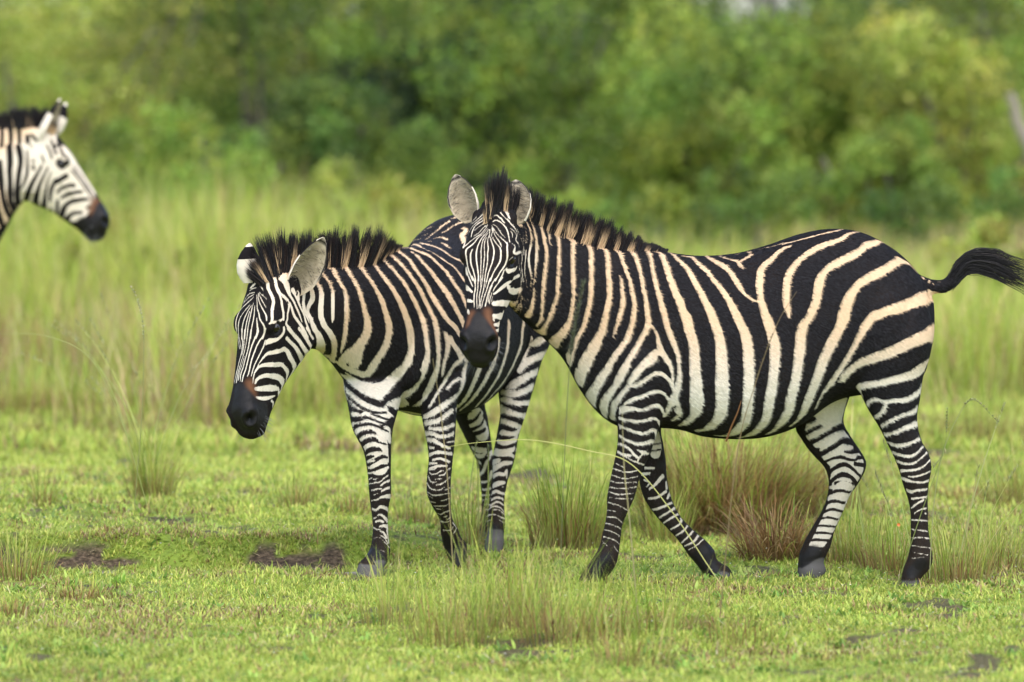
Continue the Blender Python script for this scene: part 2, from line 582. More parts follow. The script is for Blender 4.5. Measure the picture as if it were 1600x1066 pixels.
def lift(strokes, bvh, stepf=2.5):
    """carry the traced stripes onto the body as curves in space"""
    res = []
    o = Vector(CAM)
    for kind, pts in strokes:
        q = np.array(pts)
        if len(q) == 1: q = np.vstack([q, q + [0.5, 0.5, 0]])
        q3 = np.column_stack([q[:, :2], np.zeros(len(q)), q[:, 2]])
        mean_w = q[:, 2].mean()
        D = catmull(q3, min(max(mean_w * 0.9, 1.6), 6.0))
        D = D[:, [0, 1, 3]]
        hits = []
        dep = None
        for (x, y, wd) in D:
            d = Vector(ray(x, y)).normalized()
            h = bvh.ray_cast(o, d)
            hits.append(h)
            if h[0] is not None and dep is None: dep = h[3]
        if dep is None:
            dd = bvh.find_nearest(o + Vector(ray(D[0, 0], D[0, 1])).normalized() * 25.5)
            dep = (dd[0] - o).length
        Q, r = [], []
        cr = np.gradient(D[:, :2], axis=0)
        cr = cr / (np.linalg.norm(cr, axis=1, keepdims=True) + 1e-9)
        if kind in 'WK' and len(pts) > 1:              # widths were read along rows or columns of the picture
            D[:, 2] *= np.maximum(np.abs(cr).max(1), .72) * (1.0 if mean_w > 6 else 0.92) * (0.80 if (mean_w < 3 and kind == 'W') else 1.0)
        for i, ((x, y, wd), h) in enumerate(zip(D, hits)):
            d = Vector(ray(x, y)).normalized()
            if h[0] is None:
                nn = bvh.find_nearest(o + d * dep)
                pos, nor = nn[0], nn[1]
            else:
                pos, nor = h[0], h[1]
                dep = h[3]
            c = Vector((cr[i, 1], 0, cr[i, 0]))           # across the stripe, in the picture
            vn = nor.dot(d)
            k = c.dot(nor) / vn if abs(vn) > 1e-3 else 0.0
            fs = min(math.sqrt(1 + k * k), 1.45)
            Q.append(pos)
            r.append(0.5 * max(wd, 0.5) * (pos - o).length / F * fs)
        res.append((kind, np.array(Q), np.array(r)))
    return res

def paint(Vp, curves):
    """signed distance to the white of the coat (<0 white), and soft masks"""
    n = len(Vp)
    f = np.full(n, 0.02)
    soft = {k: np.zeros(n) for k in 'MNO'}
    order = np.argsort(Vp[:, 0])
    xs = Vp[order, 0]
    for kind, Q, r in curves:
        pad = 0.012 if kind in 'WK' else 0.03
        for i in range(0, len(Q) - 1, 10):
            a, b = Q[i:i + 11][:-1], Q[i:i + 11][1:]
            ra, rb = r[i:i + 11][:-1], r[i:i + 11][1:]
            rm = max(ra.max(), rb.max()) + pad
            lo = np.minimum(a, b).min(0) - rm
            hi = np.maximum(a, b).max(0) + rm
            s = order[np.searchsorted(xs, lo[0]):np.searchsorted(xs, hi[0])]
            p = Vp[s]
            ok = ((p[:, 1:] > lo[1:]) & (p[:, 1:] < hi[1:])).all(1)
            s = s[ok]
            if not len(s): continue
            d = seg_dist(Vp[s], a, b, ra, rb)
            if kind == 'W': f[s] = np.minimum(f[s], d)
            elif kind == 'K': f[s] = np.maximum(f[s], -d)
            else:
                hw_ = dict(M=.010, N=.020, O=.004)[kind]
                soft[kind][s] = np.maximum(soft[kind][s], smooth(hw_, -hw_, d))
    return np.clip(f, -0.02, 0.02), soft

# ------------------------------------------------------------------ hair and ears
def strands(roots, tips, bend, width, t_cols, segs=4, rng=None):
    """tapered blades: roots/tips n x 3, bend n x 3 (sideways bow), width n, t_cols n x (segs+1) x 3"""
    n = len(roots)
    t = np.linspace(0, 1, segs + 1)
    pos = roots[:, None] + (tips - roots)[:, None] * t[None, :, None] + bend[:, None] * (4 * t * (1 - t))[None, :, None] * 0.5
    ax = tips - roots
    ax = ax / (np.linalg.norm(ax, axis=1, keepdims=True) + 1e-9)
    rnd = rng.normal(size=(n, 3))
    s1 = np.cross(ax, rnd); s1 /= np.linalg.norm(s1, axis=1, keepdims=True) + 1e-9
    s2 = np.cross(ax, s1)
    wt = width[:, None] * (1 - t[None] ** 1.5 * 0.93)
    V = []
    for k in range(3):
        a = k * 2 * math.pi / 3
        off = s1 * math.cos(a) + s2 * math.sin(a)
        V.append(pos + off[:, None] * wt[..., None])
    V = np.stack(V, 2)                                  # n, segs+1, 3, 3
    C = np.repeat(t_cols[:, :, None, :], 3, 2)
    base = (np.arange(n) * (segs + 1) * 3)[:, None, None]
    i = np.arange(segs)[None, :, None] * 3
    j = np.arange(3)[None, None, :]
    q = np.stack([base + i + j, base + i + (j + 1) % 3, base + i + 3 + (j + 1) % 3, base + i + 3 + j], -1).reshape(-1, 4)
    C = C.reshape(-1, 3)
    return V.reshape(-1, 3), q, np.column_stack([C, np.ones(len(C))])

def ear_mesh(base, tip, n, width, phi0=95, phi1=62, nu=26, nv=30):
    """cupped leaf-shaped ear; n = direction the cup opens to. returns verts, quads and colour masks"""
    base, tip, n = (np.asarray(a, float) for a in (base, tip, n))
    ax = tip - base
    L = np.linalg.norm(ax); ax = ax / L
    n = n - ax * (n @ ax); n /= np.linalg.norm(n)
    sd = np.cross(ax, n)
    v = np.linspace(0, 1, nv)
    prof = np.interp(v, [0, .1, .25, .45, .62, .78, .9, .96, 1], [.46, .68, .92, 1.0, .93, .70, .40, .22, .03])
    u = np.linspace(-1, 1, nu)
    ph = np.radians(np.interp(v, [0, .3, 1], [phi0, phi0 - 10, phi1]))
    Wd = width / 2 * prof
    R = Wd / np.sin(np.minimum(ph, math.pi / 2))
    A = ph[:, None] * u[None]
    X = R[:, None] * np.sin(A)
    Z = R[:, None] * (1 - np.cos(A))
    bow = 0.10 * L * np.sin(v * math.pi) * 0.4
    inn = base + ax * (v * L)[:, None, None] + sd * X[..., None] + n * (Z - bow[:, None])[..., None]
    nrm = -(sd * np.sin(A)[..., None]) + n * np.cos(A)[..., None]
    th = 0.007 * (1 - np.abs(u) ** 6)[None, :, None] * np.minimum(1, (1.02 - v) * 6)[:, None, None]
    out = inn - nrm * (th + 0.0012)
    V = np.concatenate([inn.reshape(-1, 3), out.reshape(-1, 3)])
    i = np.arange(nv - 1)[:, None] * nu
    j = np.arange(nu - 1)[None]
    q1 = np.stack([i + j, i + j + 1, i + nu + j + 1, i + nu + j], -1).reshape(-1, 4)
    q2 = q1[:, ::-1] + nv * nu
    k = np.arange(nv - 1) * nu
    e1 = np.stack([k, k + nu, k + nu + nv * nu, k + nv * nu], -1)
    e2 = np.stack([k + nu - 1, k + nu - 1 + nv * nu, k + 2 * nu - 1 + nv * nu, k + 2 * nu - 1], -1)
    vv = np.repeat(v, nu); uu = np.tile(u, nv)
    z = np.zeros(nu * nv)
    # inside: grey-buff hair with a black rim; back: white, black band below a pale tip
    dark_in = np.maximum(smooth(.80, .90, np.abs(uu)) * smooth(.20, .45, vv), smooth(.86, .91, vv)) * (1 - smooth(.955, .98, vv))
    deep = .50 * smooth(.62, .0, np.abs(uu)) * smooth(.02, .2, vv) * smooth(.9, .6, vv)  # shading of the hollow cup painted in, darkest along its middle
    f_out = np.where((vv > .60) & (vv < .93), 0.02, -0.02)
    a = dict(stripe=np.concatenate([z - 0.02, f_out]), ear=np.concatenate([(1 - dark_in) * (1 - smooth(.95, .98, vv)), z]),
             dark=np.concatenate([dark_in, z]), deep=np.concatenate([deep, z]), buff=np.concatenate([z + .3, z + .15]))
    # hairs lining the cup
    return V, np.vstack([q1, q2, e1, e2]), a, (inn, nrm, v, u)

def build_zebra(name, label, body, M, wins, text, ears, eyes, mane, extra_curves=None, tail=None, loc=(0, 0, 0), voxel=0.0085, head_r=0.42, seed=1, group=None, rear=(1, 0, 0), fur_n=0):
    rng = np.random.default_rng(seed)
    V, Fq = body.remesh(voxel, keep=np.linalg.inv(M))
    bvh = BVHTree.FromPolygons([tuple(v) for v in V], [tuple(f) for f in Fq])
    curves = lift(parse(text, wins), bvh) + (extra_curves or [])
    # refine: one smooth subdivision everywhere, one more on the head
    o = link("tmp", mesh_np("tmp", V, Fq))
    md = o.modifiers.new("s", 'SUBSURF'); md.levels = 1; md.render_levels = 1
    V, Fq = eval_mesh(o)
    bpy.data.objects.remove(o)
    Mi = np.linalg.inv(M)
    bm = bmesh.new()
    tmp = mesh_np("tmp", V, Fq)
    bm.from_mesh(tmp)
    bm.verts.ensure_lookup_table()
    hl = V @ Mi[:3, :3].T + Mi[:3, 3]
    inh = (hl[:, 0] > -0.03) & (hl[:, 0] < 0.62) & (np.abs(hl[:, 1]) < .13) & (hl[:, 2] < .09) & (hl[:, 2] > -.30)
    fsel = inh[Fq].all(1)
    bm.faces.ensure_lookup_table()
    es = set()
    for i in np.nonzero(fsel)[0]:
        es.update(bm.faces[i].edges)
    bmesh.ops.subdivide_edges(bm, edges=list(es), cuts=1, use_grid_fill=True, smooth=0.0)
    me = bpy.data.meshes.new("body")
    bm.to_mesh(me); bm.free()
    n = len(me.vertices)
    V = np.empty(n * 3, np.float32); me.vertices.foreach_get("co", V); V = V.reshape(-1, 3).astype(float)
    N = np.empty(n * 3, np.float32); me.vertices.foreach_get("normal", N); N = N.reshape(-1, 3).astype(float)
    # modelling of the face: nostrils, mouth, eye sockets, facial crest
    hl = V @ Mi[:3, :3].T + Mi[:3, 3]
    sc_ = np.linalg.norm(M[:3, 0])
    hy = np.abs(hl[:, 1])
    p = np.column_stack([hl[:, 0], hy, hl[:, 2]])
    dn = np.sqrt(((p - [.527, .046, -.010]) ** 2 * [.55, 1.2, 1.1]).sum(1))
    nd = np.exp(-(dn / .0145) ** 2)
    ring = np.exp(-((dn - .024) / .008) ** 2) * .0045
    mouth = np.array([(.578, .0, -.064), (.562, .032, -.076), (.532, .048, -.094), (.495, .053, -.110), (.468, .053, -.115)])
    dm = seg_dist(p, mouth[:-1], mouth[1:], np.zeros(4), np.zeros(4))
    md_ = np.exp(-(dm / .0045) ** 2)
    de = np.sqrt(((p - [.203, .088, -.025]) ** 2).sum(1))
    socket = np.exp(-(de / .020) ** 2) * .010
    lid = np.exp(-((np.sqrt(((p - [.203, .090, -.010]) ** 2 * [.35, 1, 1.6]).sum(1))) / .014) ** 2) * .006
    cheek = seg_dist(p, np.array([[.25, .078, -.070]]), np.array([[.37, .058, -.055]]), np.zeros(1), np.zeros(1))
    cr_ = np.exp(-(cheek / .012) ** 2) * .004
    V = V + N * ((-0.019 * nd + ring - 0.005 * md_ - socket + lid + cr_) * sc_)[:, None]
    # near-side look-up: hidden parts take the pattern of their mirror image
    cen, side = np.vstack(body.cen), np.vstack(body.side)
    kd = KDTree(len(cen))
    for i, c in enumerate(cen): kd.insert(c, i)
    kd.balance()
    view = V - CAM
    back = (N * view).sum(1) > 0.02 * np.linalg.norm(view, axis=1)
    Vp = V.copy()
    for i in np.nonzero(back)[0]:
        _, j, _ = kd.find(V[i])
        s = side[j]
        bq = (V[i] - cen[j]) @ s
        if bq < 0: Vp[i] = V[i] - 2 * bq * s
    f, soft = paint(Vp, curves)
    hm = smooth(-.02, .06, hl[:, 0]) * (hl[:, 0] < .65) * (hy < .15) * smooth(-.33, -.28, hl[:, 2])
    z = V[:, 2]
    if fur_n: f = f + .0020 * (1 - hm) * smooth(.50, .65, z)      # the coat hairs widen the pale stripes by as much
    buff = smooth(0.70, 1.05, z) * (1 - 0.75 * hm) * 0.95
    dark = np.maximum(soft['M'], np.maximum(nd, md_ * .8))
    eye_dark = smooth(.026, .020, np.sqrt(((p - [.204, .088, -.028]) ** 2 * [.7, .5, 1.3]).sum(1)))
    dark = np.maximum(dark, eye_dark)
    A = dict(stripe=f, buff=buff, dark=dark, brown=soft['N'], hoof=soft['O'], ear=np.zeros(n), fine=hm, hole=np.clip(nd * 1.6, 0, 1), deep=np.zeros(n))
    # ears joined to the same mesh
    q = np.empty(len(me.loops), np.int32); me.loops.foreach_get("vertex_index", q)
    tot = np.empty(len(me.polygons), np.int32); me.polygons.foreach_get("loop_total", tot)
    st = np.concatenate([[0], np.cumsum(tot)[:-1]])
    fl = []
    for k in np.unique(tot):
        fl.append(q[(st[tot == k][:, None] + np.arange(k)[None])])
    # short coat hair, combed back and down
    def make_fur(count):
        F4 = [a for a in fl]
        tri = np.vstack([a[:, [0, 1, 2]] for a in F4] + [a[:, [0, 2, 3]] for a in F4 if a.shape[1] == 4])
        ar = np.linalg.norm(np.cross(V[tri[:, 1]] - V[tri[:, 0]], V[tri[:, 2]] - V[tri[:, 0]]), axis=1)
        pick_ = np.searchsorted(np.cumsum(ar) / ar.sum(), rng.uniform(0, 1, count))
        r1, r2 = np.sqrt(rng.uniform(0, 1, count)), rng.uniform(0, 1, count)
        bc = np.stack([1 - r1, r1 * (1 - r2), r1 * r2], 1)
        tv = tri[np.minimum(pick_, len(tri) - 1)]
        g = lambda a: (a[tv] * bc).sum(1)
        p0 = (V[tv] * bc[..., None]).sum(1); n0 = (N[tv] * bc[..., None]).sum(1)
        n0 /= np.linalg.norm(n0, axis=1, keepdims=True) + 1e-9
        ff, bu, dk, hh, ho = g(f), g(buff), np.maximum(np.maximum(g(dark), g(soft['N'])), g(nd)), g(hm), g(soft['O'])
        zz = p0[:, 2]
        ok = (dk < .25) & (ho < .2)
        p0, n0, ff, bu, hh, zz = p0[ok], n0[ok], ff[ok], bu[ok], hh[ok], zz[ok]
        m = len(p0)
        leg = smooth(.62, .45, zz) * (1 - hh)
        comb = np.asarray(rear)[None] * (1 - leg)[:, None] * .8 + np.array([0, 0, -1.0])[None] * (.55 + leg)[:, None]
        comb = comb * (1 - hh)[:, None] - (M[:3, 0] / np.linalg.norm(M[:3, 0]))[None] * hh[:, None]
        comb = comb + rng.normal(0, .16, (m, 3))
        comb -= n0 * (comb * n0).sum(1, keepdims=True)
        comb /= np.linalg.norm(comb, axis=1, keepdims=True) + 1e-9
        L = (.0125 - .0075 * leg - .0075 * hh) * rng.uniform(.7, 1.3, m)
        sd = np.cross(n0, comb) + n0 * rng.normal(0, .35, (m, 1))
        wd = (.0011 - .0004 * hh - .0003 * leg)
        a, b_, c_ = p0 - sd * wd[:, None], p0 + sd * wd[:, None], p0 + comb * L[:, None] + n0 * (.0016 - .0008 * hh)[:, None]
        iw = ff + rng.normal(0, .0012, m) * (1 - .6 * hh) * (1 - .75 * leg) < 0
        wc = np.array([.80, .73, .61]) * (1 - bu)[:, None] + np.array([.76, .52, .31]) * bu[:, None]
        ds = np.clip(smooth(.85, .10, zz) * .42, 0, 1)[:, None]
        wc = wc * (1 - ds) + np.array([.42, .34, .25]) * ds
        kc = np.array([.0105, .0095, .0105]) * (1 - ds) + np.array([.026, .018, .012]) * ds
        c = np.where(iw[:, None], wc * rng.uniform(.78, 1.10, (m, 1)), kc * rng.uniform(.4, 2.4, (m, 1)))
        VV_ = np.stack([a, b_, c_], 1).reshape(-1, 3)
        cc = np.column_stack([np.repeat(c, 3, 0), np.ones(3 * m)])
        return VV_, np.arange(3 * m).reshape(-1, 3), cc
    fur = make_fur(fur_n) if fur_n else None
    hv, hq, hc, hn = [], [], [], 0
    off = n
    VV = [V]
    for e in ears:
        ev, eq, ea, (inn, nrm, ev_, eu_) = ear_mesh(*e)
        VV.append(ev); fl.append(eq + off); off += len(ev)
        for k in A: A[k] = np.concatenate([A[k], ea.get(k, np.zeros(len(ev)))])
        # hairs lining the ear from both edges towards the middle
        m_ = 260
        iv = rng.uniform(.08, .86, m_); iu = rng.choice([-1, 1], m_) * rng.uniform(.25, .92, m_)
        ii = (iv * (len(ev_) - 1)).astype(int); jj = ((iu + 1) / 2 * (len(eu_) - 1)).astype(int)
        r0 = inn[ii, jj]; nn_ = nrm[ii, jj]
        ax = inn[-1, 0] - inn[0, len(eu_) // 2]; ax /= np.linalg.norm(ax)
        cen_ = inn[ii, len(eu_) // 2]
        dirn = (cen_ - r0); dirn /= np.linalg.norm(dirn, axis=1, keepdims=True) + 1e-6
        tip_ = r0 + nn_ * rng.uniform(.004, .010, (m_, 1)) + dirn * rng.uniform(.010, .026, (m_, 1)) + ax * rng.normal(.008, .010, (m_, 1))
        tone = rng.choice([0, 1], m_, p=[.3, .7])[:, None] * np.array([[.36, .30, .21]]) + 0.06 * rng.uniform(.3, 1.4, (m_, 1)) * np.array([[1, .9, .7]])
        tc = np.repeat(tone[:, None], 4, 1)
        v_, q_, c_ = strands(r0, tip_, nn_ * .004, np.full(m_, .0008), tc, 3, rng)
        hv.append(v_); hq.append(q_); hc.append(c_)
    V = np.vstack(VV)
    mesh = mesh_np("body", V - np.array(loc), fl, [COAT], A)
    root = empty(name, loc)
    tag(root, label, "zebra", group)
    bo = link("body", mesh); bo.parent = root
    def child(nm, v, f_, mt, at=None):
        ob = link(nm, mesh_np(nm, v - np.array(loc), f_, [mt], at)); ob.parent = root
        return ob
    for v_, q_, c_ in zip(hv, hq, hc): child("ear_hair", v_, q_, HAIR, dict(tint=c_))
    if fur:
        child("fur", fur[0], fur[1], FUR, dict(tint=fur[2]))['kind'] = 'stuff'
    # eyes
    for s in eyes:
        b2 = Body()
        m4 = np.eye(4); m4[:3, :3] = M[:3, :3] * .0175
        m4[:3, 3] = M[:3, :3] @ np.array([.203, s * .0765, -.026]) + M[:3, 3]
        b2.ball(m4, 28)
        child("eye", np.vstack(b2.V), [np.vstack(b2.Fq), np.vstack(b2.Ft)], EYE)
    # whiskers on lips and chin
    wl = np.array([(rng.uniform(.50, .575), rng.choice([-1, 1]) * rng.uniform(.02, .052), rng.uniform(-.115, -.05)) for _ in range(70)])
    wr, wt_ = [], []
    for p_ in wl:
        nn = bvh.find_nearest(Vector(M[:3, :3] @ p_ + M[:3, 3]))
        wr.append(np.array(nn[0])); wt_.append(np.array(nn[0]) + np.array(nn[1]) * rng.uniform(.015, .045) + np.array([0, 0, -.012]))
    v_, q_, c_ = strands(np.array(wr), np.array(wt_), np.zeros((70, 3)), np.full(70, .0006), np.full((70, 4, 3), .16), 3, rng)
    child("whiskers", v_, q_, HAIR, dict(tint=c_))["kind"] = 'stuff'
    # mane
    if mane:
        roots, tips, bend, wd, tc = [], [], [], [], []
        mp = np.array(mane)        # px, py, height px, dirx, diry, spread px
        mm = catmull(np.column_stack([mp[:, 0:2], np.zeros(len(mp)), mp[:, 2:]]), 0.22)
        mm = mm[:, [0, 1, 3, 4, 5, 6]]
        kdv = KDTree(n)
        for i in range(n): kdv.insert(V[i], i)
        kdv.balance()
        o_ = Vector(CAM)
        dep = None
        xs_ = np.cumsum(np.concatenate([[0], np.hypot(*np.diff(mm[:, :2], axis=0).T)]))
        cl, c_at = [], 0.0
        while c_at < xs_[-1] + 8:
            cl.append((c_at, rng.uniform(.82, 1.12), rng.normal(0, .07))); c_at += rng.uniform(2.0, 6.0)
        ca = np.array([c[0] for c in cl])
        for i_, (x, y, h, dx, dy, dep_) in enumerate(mm):
            for rep in range(6):
                xx, yy = x + rng.normal(0, 1.2), y + rng.normal(0, 1.2)
                nn = bvh.find_nearest(Vector(P(xx, yy, dep_)))
                hit = bvh.ray_cast(o_, Vector(ray(xx, yy)).normalized())
                p0 = np.array(nn[0] if hit[0] is None or abs(hit[0][1] - dep_) > .16 else hit[0])
                pxm = p0[1] / F
                _, vi, _ = kdv.find(p0)
                is_w = f[vi] < 0.0012
                j_ = int(np.argmin(np.abs(ca - xs_[i_])))
                gap = (ca[j_] - xs_[i_])
                hh = h * pxm * rng.uniform(.70, 1.04) * cl[j_][1] * (0.80 if is_w else 1.0)
                tx = mm[min(i_ + 3, len(mm) - 1), :2] - mm[max(i_ - 3, 0), :2]
                tx = tx / (np.linalg.norm(tx) + 1e-9)
                pull = gap * pxm * 0.55
                d = np.array([dx + cl[j_][2] + rng.normal(0, .05), rng.normal(0, .10), dy + rng.normal(0, .04)])
                d /= np.linalg.norm(d)
                p0 = p0 - d * 0.012 + np.array([0, rng.normal(0, .009), 0])
                tip_ = p0 + d * (hh + .012) + np.array([tx[0], 0, -tx[1]]) * pull
                roots.append(p0); tips.append(tip_); bend.append(np.array([rng.normal(.003, .005), 0, 0]))
                wd.append(rng.uniform(.0011, .0019))
                blk = np.array([.009, .007, .008]) * rng.uniform(.5, 1.8) + (np.array([.022, .009, .004]) if rng.uniform() < .15 else 0)
                if is_w:
                    b_ = np.array([.74, .50, .28]) * rng.uniform(.75, 1.1)
                    c5 = [b_, b_, b_ * .85, b_ * .30 + blk * .6, blk]
                else: c5 = [blk] * 4 + [blk * 1.6]
                tc.append(c5)
        v_, q_, c_ = strands(np.array(roots), np.array(tips), np.array(bend), np.array(wd), np.array(tc), 4, rng)
        child("mane", v_, q_, HAIR, dict(tint=c_))
    if mane: print('white roots', np.mean([c[0][0] > .2 for c in tc]), file=globals().get('_pr'))
    if tail: tail(child, rng)
    print(name, "verts", n, "faces", len(mesh.polygons))
    return root, curves
# ------------------------------------------------------------------ zebra 1: side on, looking at the camera
Y1 = 25.2
def z1_body():
    b = Body()
    T = []
    for x1, y1, x2, y2, Y, hw in [
        (1453, 462, 1453, 545, Y1, .10), (1438, 432, 1440, 590, Y1, .175), (1402, 394, 1402, 615, Y1, .235), (1350, 365, 1345, 617, Y1, .262),
        (1300, 358, 1300, 629, Y1, .275), (1250, 366, 1250, 664, Y1, .285), (1200, 383, 1200, 682, Y1, .29), (1150, 396, 1150, 686, Y1, .29),
        (1100, 400, 1100, 682, Y1, .28), (1060, 397, 1060, 671, Y1, .26), (1020, 390, 1012, 668, Y1, .235), (985, 388, 972, 668, Y1, .21),
        (950, 387, 938, 648, Y1, .185), (920, 379, 908, 611, Y1, .155), (890, 371, 880, 561, Y1 - .02, .13), (860, 359, 850, 529, Y1 - .06, .110),
        (830, 343, 820, 503, Y1 - .13, .100), (803, 331, 798, 480, Y1 - .22, .090), (783, 327, 782, 462, Y1 - .30, .075)]:
        T.append(E(x1, y1, x2, y2, Y, hw))
    b.loft(T, (0, -1, 0), e=2.25, k=0.10, cap0=.02, cap1=.02)
    def leg(rows, S=(0, -1, 0), e=2.1, c0=.04, c1=.008):
        b.loft([E(*r) for r in rows], S, e=e, cap0=c0, cap1=c1, step=.012, ring=28)
    Yn, Yf = Y1 - .135, Y1 + .135
    # near fore
    leg([(955, 490, 1060, 500, Yn + .03, .085), (950, 560, 1056, 565, Yn - .005, .105), (954, 610, 1048, 605, Yn, .10), (963, 650, 1038, 643, Yn, .085),
         (965.5, 685, 1026, 680, Yn, .068), (962, 712, 1013, 715, Yn, .058), (955.5, 740, 1002, 738, Yn, .052), (949, 775, 991, 777, Yn, .050),
         (948.5, 797, 980.5, 800, Yn, .043), (945.5, 817, 972.5, 820, Yn, .036), (941, 836, 970, 838, Yn, .034), (937, 853, 967.5, 860, Yn, .036),
         (928, 870, 964, 878, Yn, .040), (915, 888, 956, 893, Yn, .040), (906, 902, 944, 908, Yn, .046), (900, 918, 941, 925, Yn, .056)])
    # far fore
    leg([(985, 560, 1050, 560, Yf - .03, .09), (992, 620, 1045, 610, Yf, .085), (1000, 668, 1033, 668, Yf, .07), (1001, 695, 1036, 693, Yf, .062),
         (1000, 725, 1040, 720, Yf, .055), (999, 752, 1041.5, 742, Yf, .052), (1005, 775, 1045, 764, Yf, .048), (1013, 790, 1051, 784, Yf, .043),
         (1028, 810, 1064, 808, Yf, .037), (1044, 827, 1084, 829, Yf, .034), (1061, 846, 1103, 845, Yf, .035), (1077, 869, 1116, 860, Yf, .038),
         (1093, 889, 1121, 876, Yf, .036), (1104, 909, 1138, 886, Yf, .042), (1110, 921, 1145, 899, Yf, .050), (1114, 931, 1143, 915, Yf, .050), (1120, 938, 1138, 933, Yf, .040)], c1=.004)
    # near hind
    leg([(1318, 455, 1450, 470, Yn + .03, .10), (1322, 520, 1457, 520, Yn - .005, .125), (1332, 570, 1453, 555, Yn, .125), (1337, 602, 1444, 580, Yn, .11), (1346, 618, 1440, 602, Yn, .10),
         (1357, 640, 1437, 624, Yn, .088), (1367, 656, 1433, 645, Yn, .078), (1377, 673, 1434, 668, Yn, .070), (1387, 694, 1441, 692, Yn, .060),
         (1396, 712, 1450, 707, Yn, .054), (1405, 735, 1455.5, 729, Yn, .052), (1411, 757, 1451.5, 753, Yn, .048), (1418, 777, 1449.5, 779, Yn, .040),
         (1422.5, 800, 1450, 800, Yn, .035), (1423, 825, 1450.5, 825, Yn, .034), (1423, 845, 1453.5, 850, Yn, .037), (1419, 870, 1457.5, 874, Yn, .041),
         (1412, 888, 1450, 892, Yn, .038), (1409, 903, 1439, 903, Yn, .042), (1408, 923, 1432, 926, Yn, .054)])
    # far hind
    leg([(1250, 600, 1350, 560, Yf - .02, .11), (1244, 640, 1330, 612, Yf, .105), (1243, 668, 1319, 645, Yf, .09), (1251, 684, 1319, 664, Yf, .078), (1263, 702, 1333, 688, Yf, .066),
         (1277, 718, 1345, 706, Yf, .058), (1288, 730, 1353, 720, Yf, .052), (1294, 746, 1352, 734, Yf, .048), (1294.5, 762, 1340, 757, Yf, .044),
         (1291, 782, 1329, 772, Yf, .040), (1281, 804, 1317, 800, Yf, .036), (1269, 824, 1304, 830, Yf, .035), (1258, 844, 1298, 853, Yf, .038),
         (1249, 866, 1291, 868, Yf, .042), (1247, 880, 1287, 880, Yf, .040), (1246, 893, 1291, 893, Yf, .050), (1247, 908, 1277, 908, Yf, .052), (1249, 921, 1258, 921, Yf, .030)], c1=.003)
    # dock of the tail
    b.loft([E(1428, 425, 1430, 470, Y1, .045), E(1440, 431, 1447, 459, Y1, .035), E(1458, 437, 1462, 459, Y1, .026), E(1475, 436, 1480, 456, Y1, .024),
            E(1485, 424, 1498, 443, Y1, .020), E(1500, 405, 1512, 425, Y1, .012)], (0, -1, 0), cap0=.01, cap1=.01, step=.01, ring=20)
    # muscles: shoulder, stifle, buttock
    for (px, py, Y, rx, ry, rz) in [(1010, 545, Y1 - .155, .13, .06, .20), (1375, 520, Y1 - .20, .13, .075, .17), (1420, 520, Y1 - .14, .075, .10, .14),
                                    (1375, 520, Y1 + .20, .13, .075, .17), (1010, 545, Y1 + .155, .13, .06, .20)]:
        m = np.diag([rx, ry, rz, 1.0]); m[:3, 3] = P(px, py, Y); b.ball(m)
    return b

